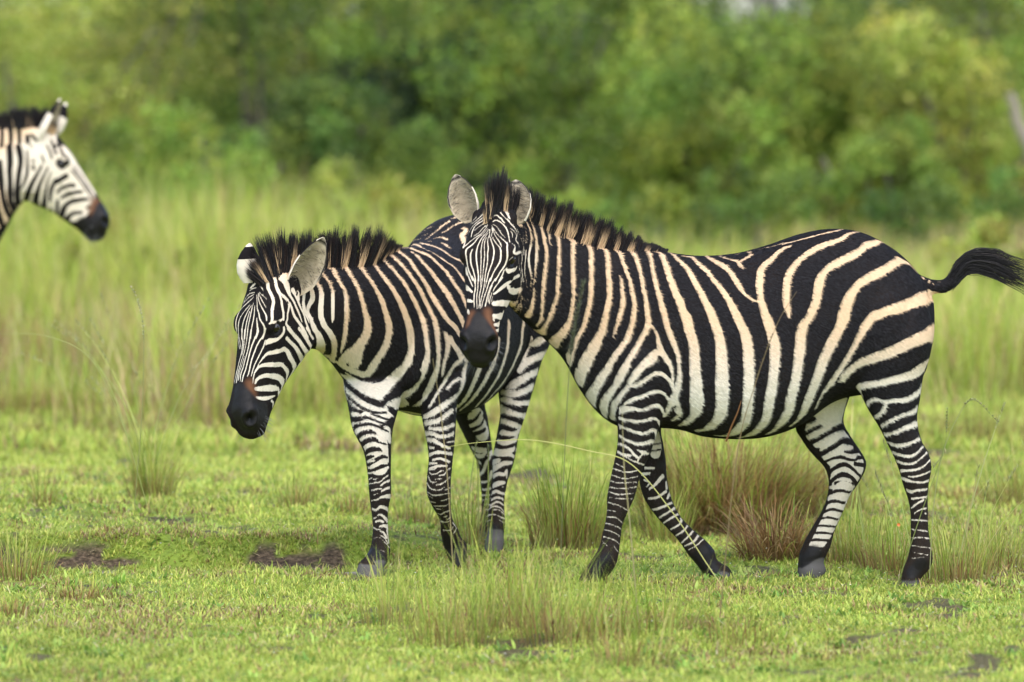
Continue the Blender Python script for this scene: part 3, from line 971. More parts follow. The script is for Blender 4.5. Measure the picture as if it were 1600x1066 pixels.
W1 = dict(a=(800, 300, .1501), b=(800, 440, .1501), c=(860, 560, .1501), d=(1000, 350, .1501), e=(1020, 500, .1501), g=(1220, 340, .1501), h=(1220, 480, .1501),
          i=(1020, 600, .1501), j=(1300, 580, .11257), k=(1330, 680, .09381), m=(1230, 600, .1689), n=(1220, 560, .3657), t=(900, 600, .3283),
          p=(695, 265, .09381), q=(700, 340, .09381), r=(700, 430, .09381), s=(700, 480, .09381), z=(0, 0, 1.0), y=(1420, 380, .1125))
T1 = """
# neck
W a 140,290,20 180,380,25 200,470,25 190,580,28 175,680,20 185,800,20 200,900,18 190,980,15
W a 165,250,25 200,320,30 230,400,32 250,500,35 255,620,35 245,760,28 235,880,22 222,990,18 b 222,120,25 215,200,38 195,280,60 160,350,80
W a 262,190,40 265,250,50 290,340,35 320,430,40 335,520,40 355,620,40 350,720,45 335,850,45 325,950,45 318,1050,45 b 315,120,42 312,240,42 305,330,40 290,410,40 250,465,34
W a 360,240,40 355,320,45 375,400,30 385,480,25 395,570,12
W a 445,270,45 450,350,60 470,430,45 480,520,40 485,640,42 480,760,45 475,900,45 470,1050,48 b 470,120,48 445,210,50 410,310,50 375,400,50 335,470,60 300,525,80 245,510,60
W a 540,340,30 540,390,35 560,440,20 575,462,8
W a 620,280,30 615,350,60 630,440,60 630,540,52 628,650,52 628,780,52 632,900,52 638,1050,52 b 640,100,50 632,200,50 620,300,52 600,400,60 565,470,90 515,545,125 460,600,150 430,650,150
W a 790,350,20 775,400,40 765,470,60 790,540,55 815,610,50 818,720,52 820,850,55 818,960,60 818,1060,60 b 815,130,60 805,220,62 780,330,60 755,430,60 715,520,60 670,600,62 635,680,70 600,760,80 590,840,60
W a 935,490,40 925,540,60 975,620,50 990,720,55 1000,850,62 1010,960,65 1010,1050,65 b 1010,150,65 995,250,65 970,350,70 950,440,80 930,520,95 890,600,115 850,680,140 800,770,150 750,860,150 720,950,110 700,1040,90
W a 1115,860,15 1130,920,40 1142,1000,45 1146,1060,45 b 1140,70,48 1150,180,55 1135,290,55 1110,380,55 1090,450,50 1065,520,40 1050,580,20
W a 1055,540,30 1065,590,40 1120,640,45 1150,730,50 1185,820,50 1215,900,50 1235,980,50 1245,1060,50 b 1250,130,55 1270,230,55 1265,330,65 1250,420,65 1225,510,70 1190,600,75 1130,690,80 1060,790,85 1010,870,90 950,950,100 900,1040,110
W c 600,100,100 520,220,110 450,330,110 410,430,110 400,500,60
W c 380,40,150 310,140,130 280,230,90
W a 1200,580,30 1240,610,45 1280,680,50 1310,760,50 1335,860,48 1355,950,48 1368,1060,50 b 1360,70,50 1385,170,52 1400,280,58 1410,370,60 1415,430,70 1395,500,70 1350,580,75 1300,670,75 1240,770,80 1190,850,80 1140,940,85 1090,1040,90
W c 800,70,80 740,180,80 680,280,80 610,370,110 560,450,100 545,530,80 555,590,50
W b 1430,440,50 1480,500,35 1510,570,45 e 60,250,60 100,350,80 160,440,70 195,530,38 203,620,35 203,700,30 195,750,15
W b 1540,720,100 1460,760,90 1380,830,80 1310,900,70 1260,970,65 1215,1040,65
W c 1095,0,60 1010,60,70 940,130,60 870,210,60 800,290,60 740,370,70 680,460,75 650,540,70 640,620,60
# shoulder arcs
W c 800,300,20 900,270,60 1000,210,60 1080,160,55 1150,155,50 1210,200,65 1250,260,50 1270,330,30
W c 720,560,40 780,470,50 870,420,50 960,390,50 1050,350,45 1140,345,45 1200,390,45 1230,450,35
W c 740,530,90 850,520,50 950,535,40 1040,500,45 1120,490,50 1165,540,45 1175,600,25
W c 715,620,40 800,640,40 900,655,45 1000,640,40 1070,620,40 1120,650,45 1135,690,25
W c 715,700,35 790,730,40 880,765,40 970,780,40 1050,745,45 1095,760,45 1095,810,25
W c 715,800,30 780,840,35 860,875,40 950,890,45 1040,865,45 1080,860,30
W c 705,880,25 780,910,30 840,960,35 870,1000,35 920,1040,30 ; W c 900,950,15 960,975,40 1020,985,40 ; W c 700,970,25 760,1000,28 830,1010,30
K c 700,540,20 690,600,20 690,680,15
# trunk
W d 20,245,30 75,290,45 110,380,50 130,500,50 160,620,55 200,770,65 235,900,70 275,1050,75 e 165,120,75 200,210,75 235,300,65 260,380,55 268,470,45 272,560,50 265,650,70 240,740,90 210,820,90 170,900,70 120,1000,40
W i 250,60,90 215,150,90 250,250,90 270,320,60 200,380,40
K i 165,330,16 195,270,22 235,230,12
W d 150,250,35 205,300,50 245,380,60 275,470,70 310,570,75 350,680,85 400,790,95 440,900,100 480,1000,105 e 340,-50,118 375,100,115 405,200,110 425,300,115 430,400,120 435,500,120 440,600,130 445,700,140 450,800,145 i 450,200,150 440,280,130 400,350,100 340,400,60 270,435,25
W d 290,280,30 345,330,45 410,390,55 470,450,60 520,520,65 575,620,75 630,720,80 680,820,90 730,920,100 770,1030,105 e 665,100,115 690,200,115 705,300,120 712,400,130 715,500,135 715,600,145 715,700,150 i 715,200,140 700,300,140 670,370,130 610,430,100 540,470,50 440,485,25
W d 430,310,25 500,325,40 560,370,45 620,430,55 690,490,60 750,570,65 810,640,75 880,730,80 940,830,90 990,930,100 1040,1040,105 e 940,100,115 970,200,115 985,300,118 990,400,120 995,500,120 995,600,125 995,700,130 i 985,200,120 975,300,120 950,390,120 900,460,120 830,515,80 740,540,40 640,535,20
W d 670,335,25 740,370,45 810,410,55 880,450,65 940,510,70 980,570,70 1020,640,65 1060,700,55 1110,750,50 1160,785,40 1210,805,30
W d 810,335,15 880,355,25 950,375,25 1010,390,40 1040,430,60 1065,460,40 ; W d 1040,390,40 1090,360,40 1140,330,50 1150,305,35 1110,295,15
W d 1560,235,25 1510,245,40 1440,290,60 1370,360,70 1290,430,80 1255,480,75 1245,560,85 1240,640,85 1245,720,75 1255,800,80 1285,900,95 1320,1000,105 e 1190,0,115 1220,100,115 1250,200,120 1265,300,118 1265,400,115 1258,500,110 1250,600,110 1235,700,115 i 1205,200,115 1190,300,100 1165,380,100 1120,440,100 1060,500,80 980,540,50 880,560,20
W d 1580,190,25 1480,205,25 1380,235,20 1280,255,18 1200,272,15 1100,295,15 1020,315,12 940,325,10
W g 20,280,25 150,245,25 300,205,30 450,165,30 560,140,30 640,120,18
W g 800,150,25 740,155,30 690,175,45 630,220,55 530,255,60 420,295,65 330,340,70 240,400,70 160,470,80 100,550,85 70,620,85 55,720,85 50,820,85 55,900,80 70,980,60 85,1040,30
W g 1010,240,50 950,265,70 880,290,85 810,350,95 700,410,95 600,460,95 500,520,100 430,590,100 400,660,105 385,740,105 370,830,100 345,920,100 310,1000,105 h 290,100,105 240,170,110 210,250,120 200,350,120 190,450,115 180,550,115 165,650,110 150,750,105 125,850,115 100,950,115 85,1050,110 i 1415,260,105 1375,340,100 1320,420,90 1260,480,60 1180,525,30
W g 1010,240,50 1050,255,30 1100,285,20 1160,330,12
W g 1230,440,90 1150,490,110 1060,550,115 960,600,115 870,650,115 790,710,120 740,780,125 700,850,130 670,930,135 645,1050,140 h 640,140,130 600,230,125 550,320,130 510,400,130 470,480,125 430,570,120 400,660,115 370,750,110 330,850,105 300,930,100 260,1030,90 i 1560,300,80 1500,380,60 1430,440,40
W g 1230,440,90 1300,460,50 1360,500,35 1420,560,25
W g 1570,800,120 1500,830,140 1420,860,140 1320,900,130 1210,940,125 1100,970,115 1010,1010,115 h 960,90,120 900,160,120 850,240,110 800,330,85 760,410,75 720,480,70 670,560,70 610,650,75 560,730,75 500,820,75 450,900,70 400,990,60 360,1050,40
W h 1590,255,160 1480,310,150 1380,350,140 1260,410,135 1150,460,130 1040,500,120 930,540,110 840,570,100 760,620,100 700,670,110 650,730,90 610,800,60 560,870,40 510,935,20
W h 1520,590,130 1400,680,120 1300,720,100 1180,750,90 1050,780,85 930,805,80 850,815,80 810,830,60 820,870,50 850,920,30
W j 1260,230,110 1180,300,90 1080,370,90 980,400,85 880,405,75 800,415,70 730,420,50 660,400,50 580,385,60 510,420,80 480,460,70 ; W j 740,420,60 730,490,80 690,560,80 640,610,80 590,640,70
W j 1200,510,80 1100,565,70 1000,600,65 900,640,65 800,690,70 720,735,75 650,780,60
W j 1180,710,90 1080,760,90 980,800,75 880,840,65 780,870,60 700,885,50
W k 1130,40,70 1050,100,60 960,135,60 860,165,75 760,170,65 660,140,55 590,105,30
W k 1195,185,40 1130,260,45 1060,320,50 980,350,50 880,345,55 780,320,55 680,280,50
W k 1260,285,25 1210,340,30 1140,400,35 1060,460,40 970,480,40 860,470,45 760,430,40
W k 1315,410,25 1240,490,30 1160,545,40 1060,580,40 940,590,40 850,590,50 800,600,50
W k 1330,590,20 1240,640,35 1150,670,35 1050,690,35 950,690,25
W k 1290,755,35 1200,785,35 1100,785,35 1000,770,40 900,740,60 840,710,40
W k 1290,900,35 1180,910,40 1080,920,45 1010,945,60 930,920,50
# near hind, below the hock
W n 560,600,10 600,595,8 632,590,8 ; W n 557,640,7 580,622,10 610,605,9 ; W n 570,662,7 600,645,9 628,640,7 ; W n 618,662,8 ; W n 552,690,8 600,692,8 632,695,7
W n 555,730,7 600,735,7 632,740,6 ; W n 555,768,6 600,765,6 634,770,5 ; W n 560,800,5 600,805,5 640,810,5 ; W n 570,830,4 630,840,4 ; W n 560,855,4 615,850,4
M n 600,880,60 560,915,55 ; O z 1395,921,30 1450,925,30
# far hind
W m 480,150,200 400,300,350 300,450,300 420,500,330 480,650,340 560,750,330 520,900,280 480,1040,250
K m 60,385,40 160,355,40 240,320,40 ; K m 120,475,50 200,440,40 300,385,30 ; K m 180,555,60 280,510,50 380,450,50 470,400,60 530,390,60 ; K m 230,610,40 290,600,30
K m 280,665,60 380,610,55 460,560,60 520,520,60 610,540,50 ; K m 530,625,20 590,630,40 640,610,60 640,580,50
K m 330,725,30 420,690,30 500,675,40 570,700,35 640,705,20 ; K m 650,680,40 710,680,30 ; K m 630,740,40 700,750,40 740,760,30
K m 350,780,25 ; K m 370,845,50 420,790,45 480,755,45 540,745,45 600,780,40 650,830,35 700,870,30
K m 385,925,40 430,880,45 480,845,50 540,840,50 600,870,45 650,935,45 ; K m 450,920,40 520,915,45 600,930,40 ; K m 380,1000,50 470,1000,50 540,1005,50 610,1000,50
K m 380,150,200 440,60,140 560,20,100
W n 270,570,100 230,660,90 190,740,85 150,800,70
K n 195,580,14 250,565,16 305,575,12 ; K n 175,628,12 225,610,16 280,620,14 ; K n 160,668,10 215,645,14 265,655,12 ; K n 145,692,8 200,680,12 250,690,10
K n 130,718,10 180,715,12 240,720,10 ; K n 112,748,10 170,745,12 230,750,10 ; K n 100,778,12 160,775,14 218,780,12 ; K n 95,802,14 150,812,14 205,812,14
M n 140,838,80 ; M n 110,868,80 ; O z 1235,909,38 1302,913,38
# near fore, below
W t 190,378,5 230,400,7 ; W t 170,400,7 240,420,8 300,410,6 ; W t 160,430,7 230,450,7 295,440,6 ; W t 155,457,6 200,470,6 290,467,6 ; W t 150,490,6 220,497,7 288,490,6
W t 146,510,6 200,525,7 275,520,5 ; W t 160,540,5 230,547,6 268,545,5 ; W t 146,562,6 200,577,7 244,600,6 ; W t 150,600,5 190,607,5 ; W t 146,632,6 190,637,7 224,662,6
W t 140,662,5 180,672,6 218,692,6 ; W t 130,692,6 170,702,7 214,727,6 ; W t 130,726,6 180,742,7 208,762,5 ; W t 125,748,5 150,772,4 ; W t 180,772,5 203,802,4
W t 225,340,7 270,365,9 325,385,9 ; W t 200,320,8 240,345,7 ; W t 290,375,7 310,340,10 340,320,12
M t 150,830,60 115,885,90 ; O z 885,923,30 955,931,30
# far fore
W t 385,240,34 390,290,45 380,330,50
K t 350,290,8 412,280,8 ; K t 340,320,10 425,310,10 ; M t 400,385,38
W t 330,400,14 370,400,12 ; W t 315,430,16 350,425,12 ; W t 325,457,10 350,470,10 335,490,8 ; W t 412,440,25 375,480,18 350,500,12 ; W t 430,470,15 432,495,14
W t 430,510,16 385,540,14 345,545,9 ; W t 446,520,16 435,545,10 ; W t 456,565,14 400,590,14 350,603,9 ; W t 470,590,16 440,610,12 395,637,10 ; W t 485,620,14 450,640,12 415,662,8
W t 505,640,14 490,670,12 450,692,8 ; W t 535,670,14 510,700,12 475,722,8 ; W t 560,695,14 530,730,12 495,762,8 ; W t 585,715,14 560,750,12 515,772,8 ; W t 605,740,12 570,770,8 535,790,6
M t 630,790,70 590,830,80 610,880,110 650,930,100 ; O t 705,930,80 700,980,80
# tail
W y 190,480,50 ; W y 280,520,50 250,580,20 ; W y 330,560,18 400,540,14 ; W y 380,590,14 430,550,12
K y 200,560,60 380,640,70 560,620,90 700,450,150
# face
W p 730,700,25 680,700,25 600,780,20 520,850,18 460,900,16
W p 760,770,25 690,770,25 600,830,20 500,910,18 440,980,16 q 340,270,12 300,370,12 270,450,25 255,500,30
W q 470,0,20 400,70,20 375,130,15
W q 670,45,22 600,50,20 520,90,20 450,150,22 415,210,25 395,270,22 385,330,8
W q 650,95,12 570,120,12 500,165,10 440,220,8
W q 660,130,12 590,170,12 510,260,10 430,310,10
W q 650,150,12 600,215,12 540,280,15 450,340,15 360,410,15 280,480,20
W q 660,180,10 610,240,10 550,300,15 490,350,20 440,420,28 370,480,32 310,530,35 295,600,30 310,700,28 325,800,25 345,890,28 375,960,25 410,1050,22
W q 410,530,15 380,600,25 375,680,30 385,780,28 420,880,25 445,980,22 460,1060,22
W q 670,200,10 640,260,10 580,320,18 530,400,18 490,500,20 472,600,28 475,720,28 490,830,25 505,950,25 510,1060,22
W q 665,260,10 620,320,12 580,390,14 560,470,14 550,580,16 552,680,18 548,800,16 545,950,14 545,1060,14
W q 640,330,10 610,420,14 605,520,14 610,620,16 600,740,16 590,860,14 580,960,10 570,1060,10
W q 685,200,10 688,290,10 665,360,14 660,440,16 672,510,20 660,600,20 660,700,18 650,800,18 630,900,18 615,1000,18 605,1060,18
W q 700,200,10 695,300,12 715,380,18 745,460,22 765,540,26 765,600,28 750,690,28 730,770,25 700,850,22 670,940,20 645,1060,18
W q 730,170,10 740,240,12 725,300,12 760,370,14 810,440,20 860,500,28 880,560,32 880,640,35 870,720,35 830,800,30 780,880,25 740,960,22 705,1060,22
W q 730,130,12 760,230,12 780,290,14 830,370,18 870,430,22 890,490,12
W q 750,115,12 810,150,12 850,210,14 890,270,16 950,335,10
W q 760,180,10 800,250,12 870,330,16 940,390,28 985,440,32 985,520,30 990,600,38 985,680,38 960,770,32 920,840,32 870,910,30 830,980,28 785,1060,26
W q 750,70,25 790,45,22 860,70,25 920,120,28 975,190,32 1000,260,28 1015,340,22 1030,410,14
W q 1080,658,8 1015,715,10
W q 935,880,22 900,970,25 850,1060,28
W q 1070,435,15 1110,480,40 1115,530,45 1100,580,45 1130,605,40 1200,580,45
W q 880,10,40 920,70,30 940,95,8
W q 1000,40,40 1050,110,40 1120,190,30 1150,260,18 1140,330,25 1130,380,30 1170,440,25 1190,510,10
W q 1040,180,15 1110,240,15 1150,320,15 ; W q 1040,230,15 1070,270,25 1075,330,10
W q 1150,200,12 1200,320,12 1240,420,12 ; W q 1260,110,25 1290,220,25 1300,320,25 1290,420,20 ; W q 1250,250,14 1250,450,14
W q 1230,560,12 1235,700,12 1220,800,12 1240,950,14 1240,1060,14 ; W q 1300,550,20 1290,700,18 1280,800,14 1280,950,14 1310,1060,12 ; W q 1180,660,14 1180,760,14 1190,880,20
W q 1260,480,14 1265,620,14 ; W q 1330,680,14 1340,820,14 1380,950,18 1380,1060,16 ; W q 1210,880,12 1220,1060,12
W q 970,870,50 1010,900,80 1070,880,60 1120,870,50 1150,820,15
W r 1190,10,40 1110,45,55 1040,100,40 980,150,70 900,210,60 830,270,50 760,320,30
W q 300,860,50 310,920,60 330,960,30
W p 790,790,25 860,760,30 930,820,30 1000,890,12 ; W p 930,720,30 1000,800,25 1080,880,30 1160,960,30 ; W p 1230,900,80 1280,920,40
W p 960,520,25 980,600,40 1030,720,60 1070,800,60
W r 340,20,25 370,100,25 410,190,22 ; W r 400,20,22 440,110,20 455,220,18 435,330,18 430,450,16
W r 450,60,20 455,180,16 440,300,14 435,420,14 437,540,12
W r 505,20,20 500,120,18 495,230,16 480,340,14 480,450,14 485,560,12
W r 545,20,14 545,100,12 545,200,12 ; W r 570,60,10 560,160,12 540,260,14 520,360,14 525,450,14 510,550,12
W r 610,60,18 605,150,16 590,250,15 565,350,14 545,450,14 535,560,12 ; W r 660,30,16 640,110,15 620,200,12
W r 700,60,20 670,160,18 640,260,16 610,350,15 580,440,14 560,540,12
W r 790,60,26 740,140,20 690,240,16 660,340,16 640,430,20 620,520,20
W r 910,40,30 840,130,25 780,210,20 750,270,15
W r 735,170,15 700,260,14 680,360,14 670,450,14 ; W r 730,300,14 700,400,16 690,480,14 ; W r 745,350,10 725,440,10
W r 270,190,60 300,210,80 350,240,60 400,280,50 ; W r 300,420,60 350,430,60 400,440,40 ; W r 330,600,50 350,640,40
W r 1190,250,90 1110,280,80 1030,240,100 990,200,80
K r 1050,170,70 1110,150,90 1180,160,100
W r 755,480,70 850,470,90 950,470,100 1050,500,90 1110,450,40
W r 760,690,70 860,690,80 940,680,90 1010,650,70 ; W r 760,740,40 ; W r 770,830,40 850,830,70 930,820,60 960,790,40 ; W r 800,930,40 880,920,50
W r 1170,240,25 1180,330,25 1140,450,30 1090,580,30 ; W r 1180,480,40 1140,590,45 1080,680,50 1020,730,30
W r 1220,90,14 1210,250,14 1220,350,25 1210,470,30 1215,570,30 1190,660,25 1100,740,15 1000,790,12
W r 1260,60,14 1240,200,12 1250,300,14 1270,420,18 1270,520,16 1240,610,12 ; W r 1300,80,14 1310,200,14 1320,300,14 ; W r 1380,60,18 1370,200,20 1330,340,16 1300,480,12
N s 385,120,90 365,220,80 335,300,60 ; N s 670,80,110 680,180,130 720,300,110 790,420,100
M s 500,130,110 500,220,240 520,350,380 530,560,600 530,760,560
M s 900,480,60 850,600,100
"""
HEAD1 = fit_head(dict(eyeL=(803, 406), eyeR=(723.5, 405), nosL=(772, 532.5), nosR=(722, 532.5), tip=(750, 566), earL=(808, 343), earR=(737, 341), whorl=(764, 345), nose=(746, 482)),
                 Y1 - .50, np.array([[0.0, 1, 0], [-.35, 0, -.94], [-.94, 0, .35]]), 1.12)
B1 = z1_body()
add_head(B1, HEAD1, (0, -1, 0))
hp = HEAD1[:3, 3]
# poll joins the neck
m_ = np.diag([.065, .09, .065, 1.0]); m_[:3, 3] = P(777, 366, Y1 - .34); B1.ball(m_)

def z1_tail(child, rng):
    top = np.array([(1478, 436), (1492, 410), (1508, 396), (1527, 389), (1560, 391), (1577, 400), (1602, 408), (1640, 425)], float)
    bot = np.array([(1488, 455), (1500, 440), (1512, 427), (1527, 426), (1555, 434), (1577, 444), (1600, 456), (1640, 482)], float)
    n = 900
    V, Q, C, k = [], [], [], 0
    for i in range(n):
        u = rng.beta(1.1, 1.1); r = rng.normal(0, .012)
        L = rng.uniform(.45, 1.02); s0 = rng.uniform(0, .35)
        tt = np.linspace(s0, max(L, s0 + .3), 9) * (len(top) - 1)
        tt = np.minimum(tt, len(top) - 1.001)
        j = tt.astype(int); fr = (tt - j)[:, None]
        a = top[j] * (1 - fr) + top[j + 1] * fr; b = bot[j] * (1 - fr) + bot[j + 1] * fr
        um = np.clip(u + np.linspace(0, rng.normal(0, .10), 9), -.05, 1.08)[:, None]
        q = a * (1 - um) + b * um + rng.normal(0, .6, 2)
        pts = np.array([P(x, y, Y1 + r) for x, y in q])
        wd = rng.uniform(.0010, .0018)
        c = np.array([.010, .008, .009]) * rng.uniform(.5, 1.6) + (np.array([.05, .038, .028]) if rng.uniform() < .10 else 0)
        for kk in range(3):
            an = kk * 2.094
            V.append(pts + np.array([0, math.cos(an), math.sin(an)]) * (wd * np.linspace(1, .15, 9))[:, None])
        V[-3:] = [np.stack(V[-3:], 1).reshape(-1, 3)]
        ii = np.arange(8)[:, None] * 3; jj = np.arange(3)[None]
        Q.append(np.stack([ii + jj, ii + (jj + 1) % 3, ii + 3 + (jj + 1) % 3, ii + 3 + jj], -1).reshape(-1, 4) + k)
        k += 27
        C.append(np.tile(np.append(c, 1.0), (27, 1)))
    child("tail_tuft", np.vstack(V), np.vstack(Q), HAIR, dict(tint=np.vstack(C)))

YP = Y1 - .36
Z1, CURVES1 = build_zebra("zebra", "nearest zebra walking side on with its face to the camera and tail flicked out", B1, HEAD1, W1, T1,
    ears=[(P(809, 350, YP - .03), P(806, 281, YP + .04), (-.10, -1, .25), .113), (P(740, 345, YP), P(711, 273, YP + .04), (-.40, -1, .15), .112)],
    eyes=(1, -1),
    mane=[(757, 346, 22, -.05, 1, YP - .07), (764, 338, 55, 0.05, 1, YP - .04), (772, 330, 62, .20, 1, YP), (785, 326, 50, .15, 1, Y1 - .3), (805, 331, 46, .1, 1, Y1 - .22), (830, 343, 47, .15, 1, Y1 - .13), (850, 354, 50, .25, 1, Y1 - .07),
          (872, 365, 56, .32, .95, Y1 - .03), (890, 370, 52, .35, .95, Y1), (914, 378, 45, .35, .95, Y1), (935, 384, 46, .35, .95, Y1), (959, 388, 36, .38, .95, Y1),
          (980, 389, 27, .42, .95, Y1), (1002, 389, 16, .5, .9, Y1), (1025, 390, 9, .6, .8, Y1), (1040, 392, 6, .7, .7, Y1)],
    tail=z1_tail, loc=(float(P(1180, 900, Y1)[0]), Y1, 0), seed=11, rear=(1, 0, 0), fur_n=340000)
# ------------------------------------------------------------------ zebra 2: coming towards the camera, head low and turned to the left
AZ2 = math.radians(16.7)
HD = np.array([-math.sin(AZ2), -math.cos(AZ2), 0])
LF = np.array([math.cos(AZ2), -math.sin(AZ2), 0])
RUMP = np.array([-.150, 26.72, 0])            # a point on the axis, 0.25 m from the tail end
def z2_body():
    b = Body()
    T = []
    for s, zt, zb, hw in [(.0, 1.10, .86, .10), (.05, 1.20, .79, .17), (.13, 1.29, .72, .23), (.25, 1.360, .70, .272), (.38, 1.378, .69, .282), (.50, 1.362, .63, .284),
                          (.62, 1.308, .592, .282), (.74, 1.278, .58, .285), (.87, 1.262, .585, .277), (.96, 1.258, .60, .258), (1.07, 1.255, .615, .236),
                          (1.16, 1.225, .635, .212), (1.24, 1.16, .67, .185), (1.30, 1.07, .72, .150)]:
        C = RUMP + HD * (s - .25) + np.array([0, 0, (zt + zb) / 2])
        T.append(np.concatenate([C, [0, 0, (zt - zb) / 2], LF * hw]))
    b.loft(T, LF, e=2.25, k=.10, cap0=.02, cap1=.05)
    N = (.72, -.69, 0)
    b.loft([E(672, 392, 668, 640, 26.05, .20, (.95, -.30, 0)), E(640, 386, 622, 636, 25.88, .195, (.90, -.42, 0)), E(612, 396, 580, 624, 25.76, .172, (.82, -.57, 0)), E(585, 411, 552, 596, 25.68, .148, (.75, -.66, 0)),
            E(556, 413, 532, 573, 25.61, .128, N), E(525, 416, 513, 555, 25.55, .113, N), E(498, 420, 499, 547, 25.50, .102, N), E(470, 430, 482, 545, 25.45, .085, N)],
           (.72, -.69, 0), e=2.2, k=.05, cap0=.02, cap1=.02)
    def leg(rows, S=(0, -1, 0), c0=.04, c1=.008):
        b.loft([E(*r) for r in rows], S, e=2.1, cap0=c0, cap1=c1, step=.012, ring=28)
    # right fore (left in the picture)
    leg([(538, 565, 635, 560, 25.82, .11), (537, 600, 632, 600, 25.74, .125), (543, 628, 622, 640, 25.68, .105), (547, 650, 616, 660, 25.63, .09), (552, 672, 612.5, 678, 25.60, .080),
         (561, 690, 611, 695, 25.58, .072), (568.5, 706, 611, 711, 25.57, .064), (574.5, 740, 610.5, 742, 25.56, .055), (577, 772, 611, 772, 25.55, .052), (580, 796, 606.5, 796, 25.55, .042),
         (582.5, 819, 606, 819, 25.55, .036), (581.5, 842, 607.5, 842, 25.55, .036), (577, 860, 610, 862, 25.54, .040), (568, 873, 606, 878, 25.52, .040), (560, 881, 600, 886, 25.50, .046), (555.5, 902, 598.5, 903, 25.48, .056)])
    # left fore, lifted
    leg([(648, 560, 735, 560, 25.92, .11), (652, 600, 728, 600, 25.86, .115), (656, 630, 715, 625, 25.82, .10), (660, 655, 712.5, 650, 25.79, .085), (667, 690, 710.5, 688, 25.76, .070),
         (670, 717, 707, 722, 25.74, .062), (667, 748, 704.5, 750, 25.72, .055), (667.5, 772, 704, 772, 25.72, .052), (676, 792, 704.5, 790, 25.76, .045), (687, 812, 707, 811, 25.81, .037),
         (689, 834, 716.5, 828, 25.86, .036), (692, 850, 720, 840, 25.88, .038), (696, 862, 728.5, 848, 25.89, .036), (704, 879, 729.5, 868, 25.88, .044), (712, 889, 726, 886, 25.86, .046)])
    # left hind
    leg([(765, 470, 866, 480, 26.72, .16), (772, 530, 861, 530, 26.66, .16), (776, 570, 846, 565, 26.60, .14), (779, 612, 833, 608, 26.54, .11), (782, 645, 822, 645, 26.49, .09), (777, 677, 811, 678, 26.47, .075),
         (772.5, 700, 806, 706, 26.46, .066), (769.5, 725, 801, 728, 26.45, .058), (769.5, 748, 794, 748, 26.43, .048), (765, 780, 788, 780, 26.41, .038), (762, 803, 788.5, 803, 26.39, .036),
         (763, 820, 789, 822, 26.38, .040), (761, 836, 787, 838, 26.37, .038), (757.5, 845, 787.5, 847, 26.36, .044), (756.5, 874, 783.5, 874, 26.34, .052)])
    # right hind, behind it
    leg([(690, 540, 790, 540, 26.72, .14), (700, 590, 775, 585, 26.78, .13), (706, 630, 758, 625, 26.84, .11), (713, 655, 761.5, 652, 26.90, .09), (724, 678, 766, 680, 26.95, .08), (735, 701, 769, 703, 27.0, .07),
         (746, 722, 772, 724, 27.03, .062), (750, 745, 775, 746, 27.05, .05), (752.5, 776, 775, 776, 27.06, .038), (752, 800, 775, 800, 27.06, .036), (750, 818, 774, 820, 27.05, .038),
         (745.5, 829, 774, 831, 27.05, .042), (745, 852, 772, 852, 27.04, .052)])
    for (px, py, Y, rx, ry, rz) in [(705, 545, 25.90, .075, .12, .19), (825, 505, 26.62, .075, .16, .17)]:
        m = np.diag([rx, ry, rz, 1.0]); m[:3, 3] = P(px, py, Y); b.ball(m)
    return b

